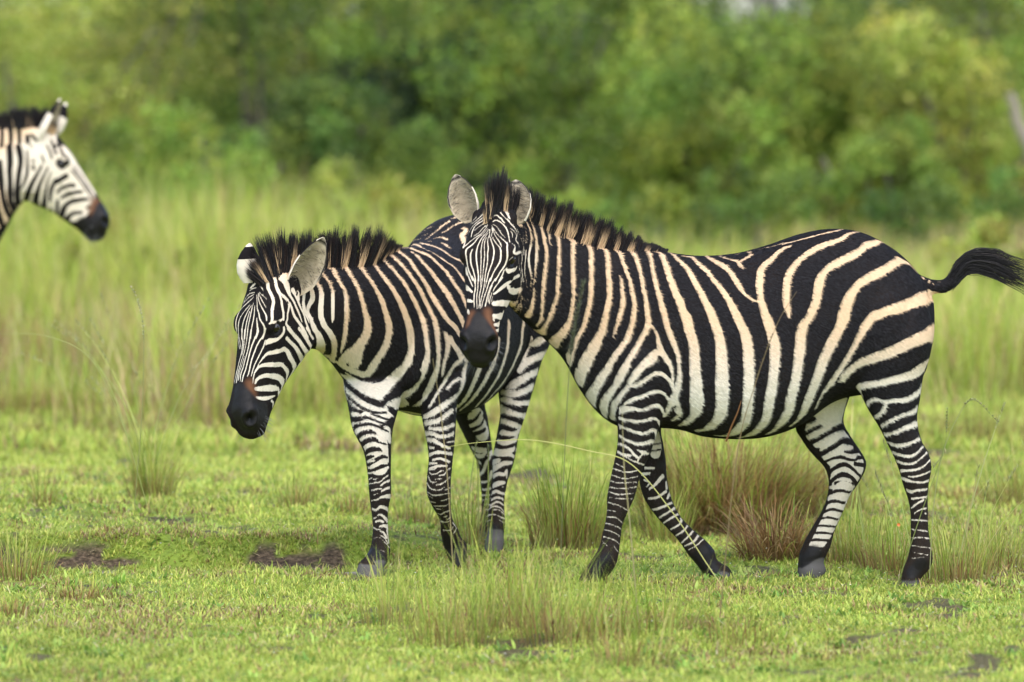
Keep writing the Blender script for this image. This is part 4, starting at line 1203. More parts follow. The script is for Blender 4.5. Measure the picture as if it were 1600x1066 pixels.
W2 = dict(A=(370, 340, .09381), B=(350, 430, .09381), C=(350, 510, .09381), D=(350, 590, .09381), F=(460, 340, .1501), G=(460, 480, .1501), H=(600, 320, .09381),
          I=(620, 400, .1501), J=(640, 520, .1501), L=(520, 580, .1501), O=(530, 720, .09381), U=(530, 810, .09381), Q=(650, 700, .11257), R=(670, 780, .11257), z=(0, 0, 1.0))
T2 = """
# chest
W L 200,200,250 400,250,260 550,320,200 300,330,200 ; W L 700,350,160 450,480,150 250,430,150 ; W L 760,420,120 850,440,120 ; W L 120,150,130 200,300,100
W L 250,480,250 330,600,330 420,720,330 460,850,280 480,960,250
W G 440,570,60 520,620,80 600,660,90 700,700,90 ; W L 560,620,90 590,700,70
W z 538,588,14 556,598,22 580,610,22 602,618,18
# neck
W F 70,710,30 100,780,40 95,860,30 110,950,28 150,1040,22
W F 140,680,35 180,760,45 190,850,50 150,920,45 140,980,40 180,1060,35 G 170,130,40 200,220,50 250,290,70 275,380,75 265,460,70
W F 195,620,35 240,690,45 280,780,50 280,870,50 275,960,55 280,1060,55 G 280,100,55 310,190,60 370,270,70 410,350,65 415,440,60 400,510,70 340,510,70
W G 400,500,70 390,555,60
W F 250,530,30 300,600,40 360,680,42 395,770,42 400,870,40 400,960,38 400,1060,32 G 400,100,25 395,160,12
W F 365,300,40 375,400,55 380,480,50 410,570,45 460,660,45 510,740,45 535,830,45 540,930,48 540,1050,52 G 540,100,52 530,200,52 520,300,52 500,400,40 475,490,12
W F 520,260,50 510,380,65 515,480,60 560,570,45 610,650,45 660,740,50 690,830,50 715,920,55 745,1040,60 G 740,80,70 760,180,80 745,280,100 690,370,130 630,440,150 560,500,150 490,580,110
W G 660,430,140 630,500,150 630,570,140 620,600,120
W F 720,350,50 690,400,55 670,460,55 710,550,45 770,630,45 830,720,50 890,830,60 930,930,62 955,1040,62 G 945,60,70 975,160,72 980,260,75 960,360,80 920,450,90 860,540,95 810,620,100 760,690,80 690,700,40
W F 830,330,30 810,400,40 820,470,45 870,550,45 940,640,55 1010,730,60 1070,830,65 1120,930,70 1165,1040,75 G 1140,60,75 1180,160,75 1200,260,75 1210,380,75 1205,480,90 1170,570,110 1100,660,130 1020,740,150 940,820,170 850,860,150 740,830,120 640,760,80 540,680,40
W F 900,360,40 910,410,40 950,470,35 1010,530,45 1080,610,50 1150,700,50 1210,800,50 1260,900,52 1320,1030,55 G 1300,50,60 1340,160,60 1360,270,60 1375,380,55 1385,480,60 1365,580,75 1330,680,90 1270,780,110 1190,870,110 1100,930,110 1000,990,100
W F 970,360,35 1010,400,45 1080,460,45 1150,540,45 1220,630,50 1290,730,50 1340,830,50 1390,930,50 1440,1040,55 G 1450,120,60 1475,220,60 1485,330,55 1495,440,50 1495,550,50 1480,650,60 1440,750,70 1400,850,75 1330,950,80 1240,1020,70
W F 1040,310,40 1100,370,40 1180,430,45 1240,520,50 1300,600,50 1370,700,55 1420,800,60 1480,900,65 1560,1020,70 I 480,600,70 540,680,60 600,730,70 640,800,50 660,860,15
W F 1210,355,20 1270,400,45 1330,470,50 1400,540,60 1460,620,65 1520,700,70 1590,800,75 I 590,510,70 640,600,65 680,680,60 700,760,50
W F 1110,285,25 1200,320,35 1300,360,45 1400,400,55 1480,470,60 1550,540,60 1600,600,60 I 600,300,60 660,380,60 700,470,50 730,540,50 760,640,50
W H 440,655,25 540,670,40 640,730,45 760,780,45 870,840,50 960,900,55 1060,970,60 1160,1040,60 I 690,240,55 740,320,50 790,420,50 830,540,60
W H 600,640,30 700,665,40 830,700,50 950,750,60 1060,830,65 1160,890,60 1260,930,60 1310,990,45 1400,1060,45
# back and rump
W H 330,640,20 420,570,22 500,490,28 600,420,30 700,360,35 800,300,45 880,250,40 950,220,20 1050,195,15 1150,185,10
W H 360,650,20 450,580,20 560,500,22 650,450,28 750,390,28 860,365,15
W H 400,640,25 480,600,25 550,580,25 610,575,14 ; W H 620,520,20 680,505,25 730,495,18
W H 640,600,20 720,570,30 790,510,35 870,450,40 930,400,55 980,350,60 1040,310,60 1090,280,60 ; W H 1130,235,35 1190,220,50 1280,205,30
W H 960,470,25 1020,450,45 1080,410,35 1150,360,35 1250,310,40 1330,285,45 1420,250,45 1520,230,40
W H 730,610,25 790,620,25 ; W H 830,570,25 890,550,35 980,555,45 1040,590,60 ; W H 950,640,30 1000,660,60 1050,700,60 1100,735,30
W H 1310,400,50 1360,410,70 1340,470,90 1290,510,90 1310,570,80 1320,640,60 1310,700,30
# shoulder fork
W J 370,10,50 400,80,50 390,180,50 365,280,45 345,370,35 335,460,15 ; W J 420,60,70 460,130,60 510,200,60 530,280,50 480,320,60 440,370,50 390,450,50 340,540,50 290,620,45 240,710,40 200,790,30
W I 480,780,20 510,850,40 530,930,60 520,1000,50 ; W J 355,650,25 380,590,45 430,530,50 480,490,50 525,470,40
W J 560,250,60 590,290,60 570,380,60 555,480,60 540,570,60 500,640,60 440,690,60 380,720,60 300,780,60 200,840,60 150,870,40
# flank
W J 770,60,70 760,180,80 745,270,85 730,340,80 700,430,80 660,530,80 620,620,80 560,710,80 500,770,60 480,800,40
W J 920,80,70 900,200,70 870,320,70 830,400,70 780,500,70 720,590,70 660,680,70 590,750,50 520,810,25
W I 1165,700,70 1160,800,70 J 1020,120,60 1000,220,60 960,350,65 920,450,65 860,550,65 800,640,65 740,710,60 690,770,30
W I 1320,680,60 1305,780,60 J 1160,120,65 1120,230,65 1070,350,60 1020,440,60 970,520,60 900,600,60 830,680,50 770,740,25
W J 1270,40,25 1240,150,25 1210,220,35 1180,300,50 1130,390,50
# left thigh
W J 1400,60,60 1330,90,80 1270,120,60 ; W J 1430,215,70 1340,245,70 1260,280,90 1190,330,100 1140,400,60
W J 1350,395,60 1260,430,80 1170,480,100 1090,530,110 1030,560,50 ; W J 1280,555,70 1200,600,75 1120,630,80 1040,630,80 970,610,60
W J 1245,720,50 1180,730,60 1100,730,60 1020,700,70 955,690,50 ; W J 1200,860,50 1120,850,60 1040,820,70 955,790,80
W J 1160,980,50 1070,950,60 990,920,60 935,910,60 ; W J 1110,1060,30 1030,1050,50 960,1035,60
# right hind
W J 680,820,120 700,900,200 740,1000,200 780,1060,180
K J 480,880,40 560,840,40 640,820,20 ; K J 510,955,50 600,930,55 680,900,40 730,830,30 ; K J 570,1025,50 660,1000,45 740,960,35 770,900,25 ; K J 640,1060,50 720,1040,50 780,1010,45 ; K J 770,850,40 820,930,30
# chest lines
K L 55,10,50 120,100,50 200,180,55 300,260,60 400,310,65 500,340,70 560,280,80 640,240,80 740,180,90 820,120,100 870,30,110
K L 85,150,20 150,240,30 230,320,30 320,390,30 420,430,20 550,430,20
K G 500,645,30 600,700,30 700,745,35 790,765,45 860,725,60
K L 590,390,60 620,420,70 660,440,50 700,400,50 780,370,40 850,320,50 900,270,60
K L 930,390,20 990,310,40 1040,220,50 1090,130,60 ; K L 980,420,20 1040,370,40 1100,300,60 1170,220,70
# right fore
K L 155,310,40 220,390,40 300,430,30 ; K L 165,490,50 240,500,50 340,490,30 ; K L 330,470,15 450,520,20 560,550,20 635,550,15 ; K L 400,450,15 520,490,20 645,520,20
K L 205,590,40 280,560,40 380,550,30 480,580,25 580,630,15 ; K L 245,685,60 320,640,50 400,630,40 450,650,15 ; K L 295,765,70 360,720,60 430,710,50 480,740,30 560,760,15
K L 325,855,50 390,820,60 470,810,50 510,830,20 ; K L 595,780,40 600,850,45 605,920,30
K L 345,910,50 400,890,40 430,885,20 ; K L 350,975,50 440,930,50 520,890,40 570,900,20 ; K L 360,1035,50 460,1010,50 540,980,45 600,960,30
W O 465,15,40 590,0,30
W O 460,110,30 540,120,35 620,80,40 700,40,50 790,30,60 ; W O 475,205,25 560,205,30 640,220,35 710,190,40 780,130,60 820,110,40 ; W O 490,312,20 545,285,25 ; W O 570,310,25 650,295,20
W O 500,387,20 600,365,25 680,350,30 760,280,35 820,240,25 ; W O 690,415,30 760,360,40 860,325,40 ; W O 540,490,25 620,475,25 700,465,25 ; W O 710,505,35 780,465,45 865,437,40
W O 560,575,15 640,550,15 ; W O 535,662,25 620,650,30 700,610,40 790,590,70 850,590,80 ; W O 550,800,35 620,820,40 680,770,50 760,780,60 810,820,60
W O 640,900,20 700,900,40 760,950,60 800,1000,70 ; W O 575,962,30 620,940,20 ; W O 610,1010,30 680,1000,40 740,1020,30
W U 600,60,25 670,40,45 740,65,25 ; W U 670,140,30 740,120,50 810,140,70 ; W U 565,150,35 620,180,30 680,185,20 ; W U 680,210,25 740,240,40 790,320,35 ; W U 800,200,50 815,300,40 825,400,30
W U 680,280,18 750,320,20 810,420,20 ; W U 575,332,12 640,315,14 700,340,14 760,400,18 845,495,20 ; W U 700,530,20 760,560,15
M U 540,560,200 620,640,260 ; O z 545,899,36 612,901,36
# left fore
W L 940,540,60 1020,530,60 1100,510,60 1180,450,70 1240,400,60 ; W L 1010,590,40 1080,600,40 1170,590,45 1260,550,40 ; W L 965,640,40 1040,650,45 1120,680,45 1200,670,40 1275,640,40
W L 980,710,40 1050,720,50 1120,760,40 1180,790,35 1220,800,20 ; W L 1190,740,15 1265,730,20 ; W L 985,790,30 1050,800,25 ; W L 1005,872,30 1080,845,35 1160,850,35 1240,862,35
W L 1040,925,25 1120,910,25 1190,940,25 1220,940,20 ; W L 1005,960,25 1080,960,20 ; W L 1005,1017,25 1080,990,25 1190,985,20
W L 960,470,50 1050,440,60 1150,370,60 1230,300,60
W Q 185,100,40 250,70,40 330,60,40 420,75,35 495,70,35 ; W Q 250,165,30 330,150,30 410,160,25 460,190,25 ; W Q 190,215,30 280,210,20 ; W Q 190,300,25 260,290,25 320,245,28 430,250,18
W Q 185,340,20 220,365,22 290,355,22 340,320,22 385,315,15 ; W Q 320,380,18 390,370,20 430,310,20 475,280,20 ; W Q 260,435,18 355,430,15 ; W Q 170,390,18 200,460,22 240,478,22 290,470,15
W Q 275,515,20 350,500,22 410,460,22 475,400,22 ; W Q 150,480,20 190,550,22 250,580,22 330,580,22 400,540,14 ; W Q 400,585,14 475,550,16 ; W Q 160,610,14 220,650,22 300,655,20 400,640,18 485,625,16
W Q 150,640,14 230,700,14 ; W Q 350,735,16 420,715,18 480,690,14 ; W Q 185,740,16 270,760,18 ; W Q 245,805,16 340,805,20 410,800,20 460,770,16 ; W Q 275,840,14 350,855,14
W Q 300,910,16 350,920,20 400,890,20 465,870,20 ; W Q 385,960,16 435,945,16 ; W Q 430,1000,16 480,960,18 ; W Q 325,1020,16 400,1030,18
W R 170,300,16 230,320,18 300,300,16 ; W R 200,430,14 300,430,14 340,380,14 ; W R 330,320,22 380,400,18 350,470,16
M R 260,590,200 340,720,260 ; M R 430,700,180 440,860,150
# left hind, below
W z 774,688,7 790,692,8 812,684,7 ; W z 770,703,7 785,706,8 808,701,6 ; W z 782,676,6 800,678,7 812,673,6
W Q 1000,100,40 1060,60,70 1150,80,80 1240,80,70 1310,90,60 1360,120,40 ; W Q 1390,20,40 ; W Q 1070,200,60 1150,170,60 ; W Q 1080,290,80 1150,250,70 1220,215,70 1330,205,40
W Q 1080,390,60 1150,360,55 1230,370,50 1260,300,30 1260,420,20 ; W Q 1080,520,60 1150,490,70 1230,480,40 ; W Q 1190,530,15 1220,550,18 ; W Q 1065,620,40 1110,600,45 1160,620,45 1230,640,35
W Q 1050,720,25 1110,690,35 1160,690,30 1225,720,25 ; W Q 1035,800,25 1090,760,30 1150,750,28 1220,800,25 ; W Q 995,870,20 1050,820,22 1110,810,22 1170,830,20 1230,890,16
W Q 1060,862,14 1120,855,18 1180,880,18 1235,930,14 ; W Q 970,960,25 1030,925,20 1110,930,18 1180,960,18 1245,990,20 ; W Q 975,1020,18 1040,1000,14 ; W Q 1160,1000,12 1225,1040,14
M R 900,430,160 920,490,180 ; O z 742,863,38 802,863,38
W Q 800,10,70 860,30,80 950,30,60 ; W Q 850,110,60 920,110,60 970,60,50 ; W Q 880,200,40 ; W Q 890,370,50 940,310,50 980,200,50 1030,130,40 ; W Q 905,472,30 980,470,40 1030,420,50 1050,330,40
W Q 905,577,25 980,580,30 1040,560,35 ; W Q 915,657,25 1050,650,25 ; W Q 925,722,22 1040,700,20 ; W Q 945,782,16 1030,790,16 ; W Q 930,862,14 1000,850,12
M R 760,330,80 730,400,60 ; O z 732,843,26 782,843,26
# face
W A 690,890,60 740,800,60 ; W A 600,980,40 640,1050,40 ; W A 470,1010,50 520,1060,40 ; W A 780,990,120 850,960,150 960,850,120
W B 440,215,25 480,180,40 520,140,40 ; W B 535,212,14 480,225,18 430,260,12 ; W B 510,290,14 430,310,16 370,370,16 330,450,14 ; W B 500,320,12 420,370,14 350,440,14 320,480,12
W B 490,370,14 440,420,18 360,490,20 290,560,18 235,650,16 205,740,16 195,830,20 205,930,14 215,1050,10
W B 430,500,12 360,580,14 300,660,16 255,750,18 238,860,20 238,960,18 238,1060,16
W B 460,510,12 410,580,14 360,680,18 325,770,20 305,860,22 300,960,24 295,1060,24
W B 430,600,12 405,680,16 380,770,16 360,880,18 350,980,18 345,1060,16
W B 490,470,10 460,580,16 440,680,18 420,770,16 400,870,16 390,970,16 380,1060,16
W B 510,510,12 505,620,16 490,740,20 470,830,20 455,930,20 440,1060,20
W B 545,720,10 550,800,25 560,890,35 565,950,40 545,1010,35 525,1060,35
W B 545,330,12 550,440,12 555,560,18 580,640,25 600,740,30 640,800,35 670,860,40 680,930,40 660,1000,35 640,1060,35
W B 570,300,10 575,400,14 600,480,20 640,560,25 685,640,30 705,700,32 710,760,22
W B 580,310,12 620,400,18 660,470,18 700,545,8 ; W B 590,295,12 640,335,18 680,370,12 710,410,8 ; W B 590,180,14 630,215,25 655,265,10
W B 640,30,40 690,80,50 730,140,60 735,220,60 775,300,60 810,380,55 825,450,55 810,540,55 800,640,50 805,720,45 790,790,50 760,810,40
W B 800,790,40 870,785,45 940,760,50 985,720,35
W B 840,10,50 855,80,55 870,180,55 910,280,70 960,350,70 ; W B 930,310,50 955,420,40 970,530,40 990,630,35 990,740,35
W B 960,330,60 1030,390,60 1080,470,40 1080,550,30 1060,650,25 1055,740,25 1035,810,30 1080,880,60 1130,950,60 1190,1040,60
K B 960,350,15 980,420,20 ; K B 1060,450,25 1070,470,20
W B 1100,470,30 1130,560,40 1170,680,50 1240,780,50 1300,870,55 1350,960,55 1390,1060,50
W B 950,60,110 1030,130,120 1060,220,90 1090,320,60 1150,420,40 1200,530,35 1250,640,35 1300,780,15
W B 1150,260,90 1190,330,60 1230,420,50 1270,530,35 1330,660,30 1370,800,35 1410,900,35 1450,1000,30 1490,1060,30 ; W B 1230,300,60 1240,400,50
K B 1130,330,30 1190,440,25 1250,560,25 1310,680,20 1310,780,15 ; K B 1210,330,30 1225,290,30
W B 1290,170,40 1330,270,50 1330,400,50 1310,500,30 1340,620,40 1390,720,30 1420,800,10
W B 1400,110,45 1450,220,50 1475,330,55 1440,440,60 1395,540,50 1410,640,35 1450,740,50 1520,900,70 1590,990,60
W C 205,20,14 225,130,12 240,250,12 260,380,12 ; W C 240,40,16 245,150,14 265,260,12 285,380,10
W C 295,50,22 300,180,18 310,300,16 290,450,14 250,600,14 215,750,16 185,880,16 170,950,10
W C 345,60,16 335,200,14 325,350,14 300,480,10 ; W C 395,60,16 380,200,16 360,330,14 330,460,12 290,580,12 250,720,14 220,840,16 205,940,14
W C 450,60,22 430,200,22 410,330,20 385,440,18 350,560,18 320,680,18 280,800,18 270,920,12 ; W C 340,500,8 300,640,10 260,760,12 235,900,14
W C 560,60,40 550,130,40 510,210,35 470,310,28 440,400,25 415,500,22 390,600,22 360,720,22 320,830,22 300,920,20
W C 690,40,35 660,150,35 600,230,30 550,320,28 510,420,28 470,530,28 440,640,25 420,740,20 390,840,18 ; W C 440,680,10 410,800,14
W C 685,240,20 665,320,25 620,420,25 570,520,25 520,620,22 480,730,20 455,830,18 ; W C 580,625,15 560,680,25 515,760,22 490,860,22 480,950,16
W C 700,300,40 730,260,110 800,240,90 890,220,60 960,160,50 1000,90,35 1000,20,30
W C 590,610,15 650,530,40 720,460,60 800,440,70 900,415,80 1000,380,90 1060,430,80 1100,520,80 1150,600,70 1180,690,80 1200,780,80 1190,850,70 1100,900,40 1080,960,25
W C 1045,200,70 1110,270,70 1190,350,70 1250,450,70 1300,560,70 1340,660,80 1345,740,90 1310,800,50
W C 1070,30,60 1120,100,60 1190,170,70 1270,270,70 1340,380,70 1400,480,70 1440,580,50 ; W C 1250,40,60 1320,130,60 1390,240,60 1450,340,50 1485,410,20 ; W C 1380,30,45 1430,120,40 1480,220,20
W C 510,780,20 570,690,45 650,650,60 750,640,80 870,640,90 960,640,80 1020,700,70 1060,770,60 1050,840,50 1030,920,20
W C 520,950,30 540,900,50 600,850,60 700,820,70 800,830,90 900,850,100 960,900,100 985,960,60 990,1060,40
W D 530,190,60 600,190,80 700,180,100 800,180,110 900,190,60 ; W D 960,50,90 990,150,45 980,240,40 960,320,40 900,420,40 ; W D 910,210,40 910,280,40 ; W D 1100,30,60 1090,130,45
W D 540,330,35 620,350,60 700,350,70 780,330,50 850,305,15 ; W D 790,390,40 820,420,40 810,490,30 ; W D 920,250,50 900,340,30 870,430,20 830,500,12
N D 430,100,140 450,230,160 480,290,120
M D 250,190,180 300,350,360 350,550,560 400,750,480 ; M D 620,610,320 690,480,90
"""
HEAD2 = fit_head(dict(eyeL=(430, 515), eyeR=(367, 509), nosL=(398, 650), tip=(388, 676), earL=(453, 447), earR=(397, 442), whorl=(402, 450), jawb=(471, 590), chinb=(425, 643), nose=(372, 600), snout=(359, 645)),
                 Y1 + .12, np.array([[-.30, .62, -.70], [-.25, -.78, -.55], [-.92, .0, .40]]), 1.12)
B2 = z2_body()
add_head(B2, HEAD2, (.72, -.69, 0))
m_ = np.diag([.075, .075, .075, 1.0]); m_[:3, 3] = P(466, 484, 25.45); B2.ball(m_)
Z2, CURVES2 = build_zebra("zebra", "zebra with lowered head walking towards the camera, behind the side on zebra", B2, HEAD2, W2, T2,
    ears=[(P(456, 454, 25.36), P(506, 371, 25.31), (.30, -1, -.20), .118), (P(393, 442, 25.30), P(390, 380, 25.30), (-.55, .75, .1), .088)],
    eyes=(1, -1),
    mane=[(403, 443, 26, -.80, .55, 25.30), (412, 437, 44, -.60, .75, 25.32), (424, 430, 64, -.40, .92, 25.36), (434, 425, 64, -.15, 1, 25.40), (446, 420, 58, .05, 1, 25.43), (470, 418, 58, .12, 1, 25.47), (500, 416, 62, .14, 1, 25.50),
          (540, 415, 62, .18, 1, 25.58), (562, 414, 62, .24, .97, 25.63), (580, 413, 62, .34, .94, 25.67), (592, 409, 50, .42, .9, 25.70), (602, 400, 32, .45, .9, 25.73), (612, 393, 16, .5, .85, 25.76), (624, 388, 8, .6, .8, 25.82)],
    loc=(float(P(690, 600, 26.1)[0]), 26.1, 0), seed=23, rear=tuple(-HD), fur_n=320000)
# ------------------------------------------------------------------ zebra 3: head and neck at the left edge, body beyond the frame
Y3 = 33.0
def to3(p):
    p = np.array(p, float).copy()
    x = -(p[..., 0] - .45) - 2.97
    return np.stack([x, p[..., 1] - Y1 + Y3, p[..., 2]], -1)
def z3_body():
    b = Body()
    src = Body()
    b1 = z1_body_cached
    for V, q, t, c, s in b1:
        b.add(to3(V), q[:, ::-1], t[:, ::-1]); b.cen.append(to3(c)); b.side.append(s)
    b.loft([E(-160, 262, -110, 470, Y3, .19), E(-125, 255, -80, 445, Y3, .17), E(-85, 232, -45, 415, Y3, .145), E(-45, 212, -12, 393, Y3, .125), E(-15, 202, 8, 362, Y3, .112), E(14, 196, 22, 335, Y3, .100), E(36, 198, 36, 316, Y3, .090), E(52, 206, 50, 306, Y3, .07)],
           (0, -1, 0), e=2.2, k=.05, cap0=.02, cap1=.02)
    return b
# (see to3)
# trunk and legs of the same build as zebra 1, without its bent neck
_B = Body
class Rec(_B):
    def __init__(self): super().__init__(); self.rec = []; self.skip = 0
    def loft(self, st, S, **kw):
        if len(self.rec) == 0: st = st[:13]
        n0, c0 = len(self.V), len(self.cen)
        n_ = self.n
        _B.loft(self, st, S, **kw)
        self.rec.append((self.V[-1], self.Fq[-1] - n_, self.Ft[-1] - n_, self.cen[-1], self.side[-1]))
Body = Rec
z1_body_cached = z1_body().rec
Body = _B
W3 = dict(X=(0, 150, .1126), Y=(0, 230, .1501))
T3 = """
W Y 780,60,300 900,250,300 1000,400,250 ; W X 420,560,320 620,560,300 720,600,160 ; W Y -100,0,420 150,10,420 ; W Y 0,300,700 100,300,500 400,300,700 700,500,700 ; W Y -600,500,900 -200,450,900
K Y 0,150,51.8 10,350,69.1 25,480,57.6 50,600,64 90,700,64 130,750,51.8 ; K Y 95,0,70 100,40,70 105,150,70 100,250,60 105,380,57.6 105,480,69.1 115,580,57.6 150,660,69.1
K Y 190,0,70.4 205,60,70.4 215,150,57.6 200,260,57.6 185,370,57.6 180,480,69.1 185,580,60.5 ; K Y 280,40,24.2 285,150,31.1 280,280,43.2 240,400,34.6 210,440,20.7 ; K Y 0,780,60 40,840,51.8
K Y 345,190,31.1 350,230,38 ; K Y 430,215,25.9 370,310,48.4 310,430,60.5 270,550,69.1 ; K Y 500,210,24.2 440,330,34.6 400,430,48.4 375,530,65.7 370,610,64 ; K Y 530,260,17.3 490,380,25.9 470,500,43.2 455,630,69.1
K Y 620,340,69.1 560,380,51.8 530,460,43.2 520,560,31.1 ; K Y 690,300,64 620,340,64 580,360,69.1 ; K Y 770,400,43.2 710,400,43.2 640,430,43.2 600,470,43.2 ; K Y 850,465,34.6 760,475,43.2 690,500,48.4 640,530,34.6
K Y 910,540,34.6 820,550,48.4 740,570,51.8 680,610,60.5 650,680,69.1 630,760,51.8 ; K Y 930,625,43.2 900,630,25.9 ; K Y 850,680,34.6 760,690,43.2 710,730,60.5 690,790,69.1
K Y 600,560,34.6 595,640,43.2 580,720,25.9 ; K Y 530,640,24.2 525,690,24.2
K Y 740,240,24.2 830,350,24.2 900,450,24.2 960,530,20.7 ; K Y 765,200,25.9 850,310,25.9 930,430,25.9 990,520,20.7 ; K Y 800,170,25.9 880,280,25.9 960,400,25.9 1020,500,20.7 ; K Y 830,160,24.2 960,350,25.9 1040,490,20.7 ; K Y 740,40,34.6 800,130,27.6
K Y 600,165,51.8 650,185,70 700,165,64
K X 715,620,43.2 740,700,51.8 780,800,51.8 ; K X 790,600,34.6 830,700,43.2 880,830,51.8 ; K X 650,690,34.6 700,790,43.2 720,870,34.6 ; K X 580,830,34.6 610,920,34.6 ; K X 440,540,60.5 500,620,51.8 ; K X 430,690,34.6
K X 460,900,43.2 ; K X 550,1030,51.8 580,960,34.6 ; K X 380,560,69.1 385,640,69.1
K X 20,300,60 30,560,60 20,700,64 ; K X 130,320,70 150,560,70 145,700,60 ; K X 260,320,60 265,500,60 270,640,64
K Y -90,150,60 -70,400,60 -40,600,70 20,800,60 ; K Y -200,180,80 -180,450,80 -140,700,80 ; K Y -330,220,90 -310,500,100 -250,800,100 ; K Y -460,250,90 -440,550,110
N Y 1000,590,130 960,660,90 ; M Y 1070,650,130 1060,760,230 1040,880,190 ; M Y 880,820,180 900,900,180
"""
HEAD3 = fit_head(dict(eyeR=(98, 256), nosR=(160.5, 344), tip=(163, 368), chin=(138, 377), snout=(170, 332), earR=(56, 216), whorl=(92, 210), nose=(151, 311), jawR=(38, 317)),
                 Y3, np.array([[.72, 0, .69], [0, 1.0, 0], [-.69, 0, .72]]), 1.12)
B3 = z3_body()
add_head(B3, HEAD3, (0, -1, 0))
m_ = np.diag([.11, .085, .11, 1.0]); m_[:3, 3] = P(52, 248, Y3); B3.ball(m_)
extra = []
for k_, Q_, r_ in CURVES1:
    if k_ == 'W' and Q_[:, 0].min() > .30 and Q_[:, 2].max() > .6: extra.append((k_, to3(Q_), r_))
Z3, _ = build_zebra("zebra", "out of focus zebra at the left edge, only its head and neck in the picture", B3, HEAD3, W3, T3,
    ears=[(P(58, 216, Y3 - .07), P(95, 154, Y3 - .06), (.8, -.30, -.45), .105), (P(76, 210, Y3 + .07), P(103, 160, Y3 + .08), (.8, .45, -.3), .10)],
    eyes=(1, -1),
    mane=[(84, 208, 20, .3, .8, Y3), (72, 200, 28, .1, 1, Y3), (60, 196, 32, -.05, 1, Y3), (45, 196, 30, -.12, 1, Y3), (25, 196, 28, -.25, 1, Y3), (0, 198, 26, -.3, .95, Y3), (-30, 206, 24, -.3, .95, Y3), (-60, 220, 24, -.4, .9, Y3), (-100, 240, 18, -.5, .9, Y3)],
    extra_curves=extra, loc=(-3.3, Y3, 0), seed=37, voxel=.0095)
# ------------------------------------------------------------------ grass
def make_blade_mat(name, trans=0.35):
    m, t, b = new_mat(name)
    c = attr(t, "tint").outputs["Color"]
    t.links.new(c, b.inputs["Base Color"])
    b.inputs["Roughness"].default_value = 0.55
    b.inputs["Specular IOR Level"].default_value = 0.25
    tr = node(t, "ShaderNodeBsdfTranslucent")
    t.links.new(c, tr.inputs[0])
    mx = node(t, "ShaderNodeMixShader"); mx.inputs[0].default_value = trans
    t.links.new(b.outputs[0], mx.inputs[1]); t.links.new(tr.outputs[0], mx.inputs[2])
    t.links.new(mx.outputs[0], t.nodes["Material Output"].inputs[0])
    return m
BLADE = make_blade_mat("grass_blade")
LEAF = make_blade_mat("leaf", 0.30)

def blades(base, length, width, az, lean, droop, cols, segs=3):
    """flat tapering blades. base n x 3, lean = angle from upright at the foot, droop = extra bend towards the tip; cols n x (segs+1) x 3"""
    n = len(base)
    t = np.linspace(0, 1, segs + 1)
    ang = lean[:, None] + droop[:, None] * t[None] ** 1.3
    dl = length[:, None] / segs
    am = (ang[:, 1:] + ang[:, :-1]) / 2
    r = np.concatenate([np.zeros((n, 1)), np.cumsum(np.sin(am) * dl, 1)], 1)
    z = np.concatenate([np.zeros((n, 1)), np.cumsum(np.cos(am) * dl, 1)], 1)
    ca, sa = np.cos(az), np.sin(az)
    pos = base[:, None] + np.stack([r * ca[:, None], r * sa[:, None], z], -1)
    sd = np.stack([-sa, ca, np.zeros(n)], -1)
    wt = width[:, None] * 0.5 * np.interp(t, [0, .3, .8, 1], [.7, 1, .55, .04])[None]
    L = pos - sd[:, None] * wt[..., None]; R = pos + sd[:, None] * wt[..., None]
    V = np.stack([L, R], 2).reshape(n, -1, 3)
    k = (segs + 1) * 2
    b = (np.arange(n) * k)[:, None]
    i = np.arange(segs)[None] * 2
    q = np.stack([b + i, b + i + 1, b + i + 3, b + i + 2], -1).reshape(-1, 4)
    C = np.repeat(cols[:, :, None], 2, 2).reshape(-1, 3)
    return V.reshape(-1, 3), q, np.column_stack([C, np.ones(len(C))])

def pick(rng, n, pal, p=None, var=.18):
    pal = np.array(pal)
    c = pal[rng.choice(len(pal), n, p=p)]
    return c * rng.uniform(1 - var, 1 + var, (n, 1)) * rng.uniform(1 - var * .4, 1 + var * .4, (n, 3))

GREENS = [(.32, .38, .065), (.40, .43, .08), (.23, .31, .045), (.47, .47, .11), (.46, .37, .12)]
TALL = [(.34, .41, .05), (.42, .46, .075), (.48, .46, .12), (.24, .33, .04), (.52, .40, .16)]
DEAD = [(.42, .27, .12), (.30, .18, .08), (.52, .40, .20), (.17, .095, .045)]

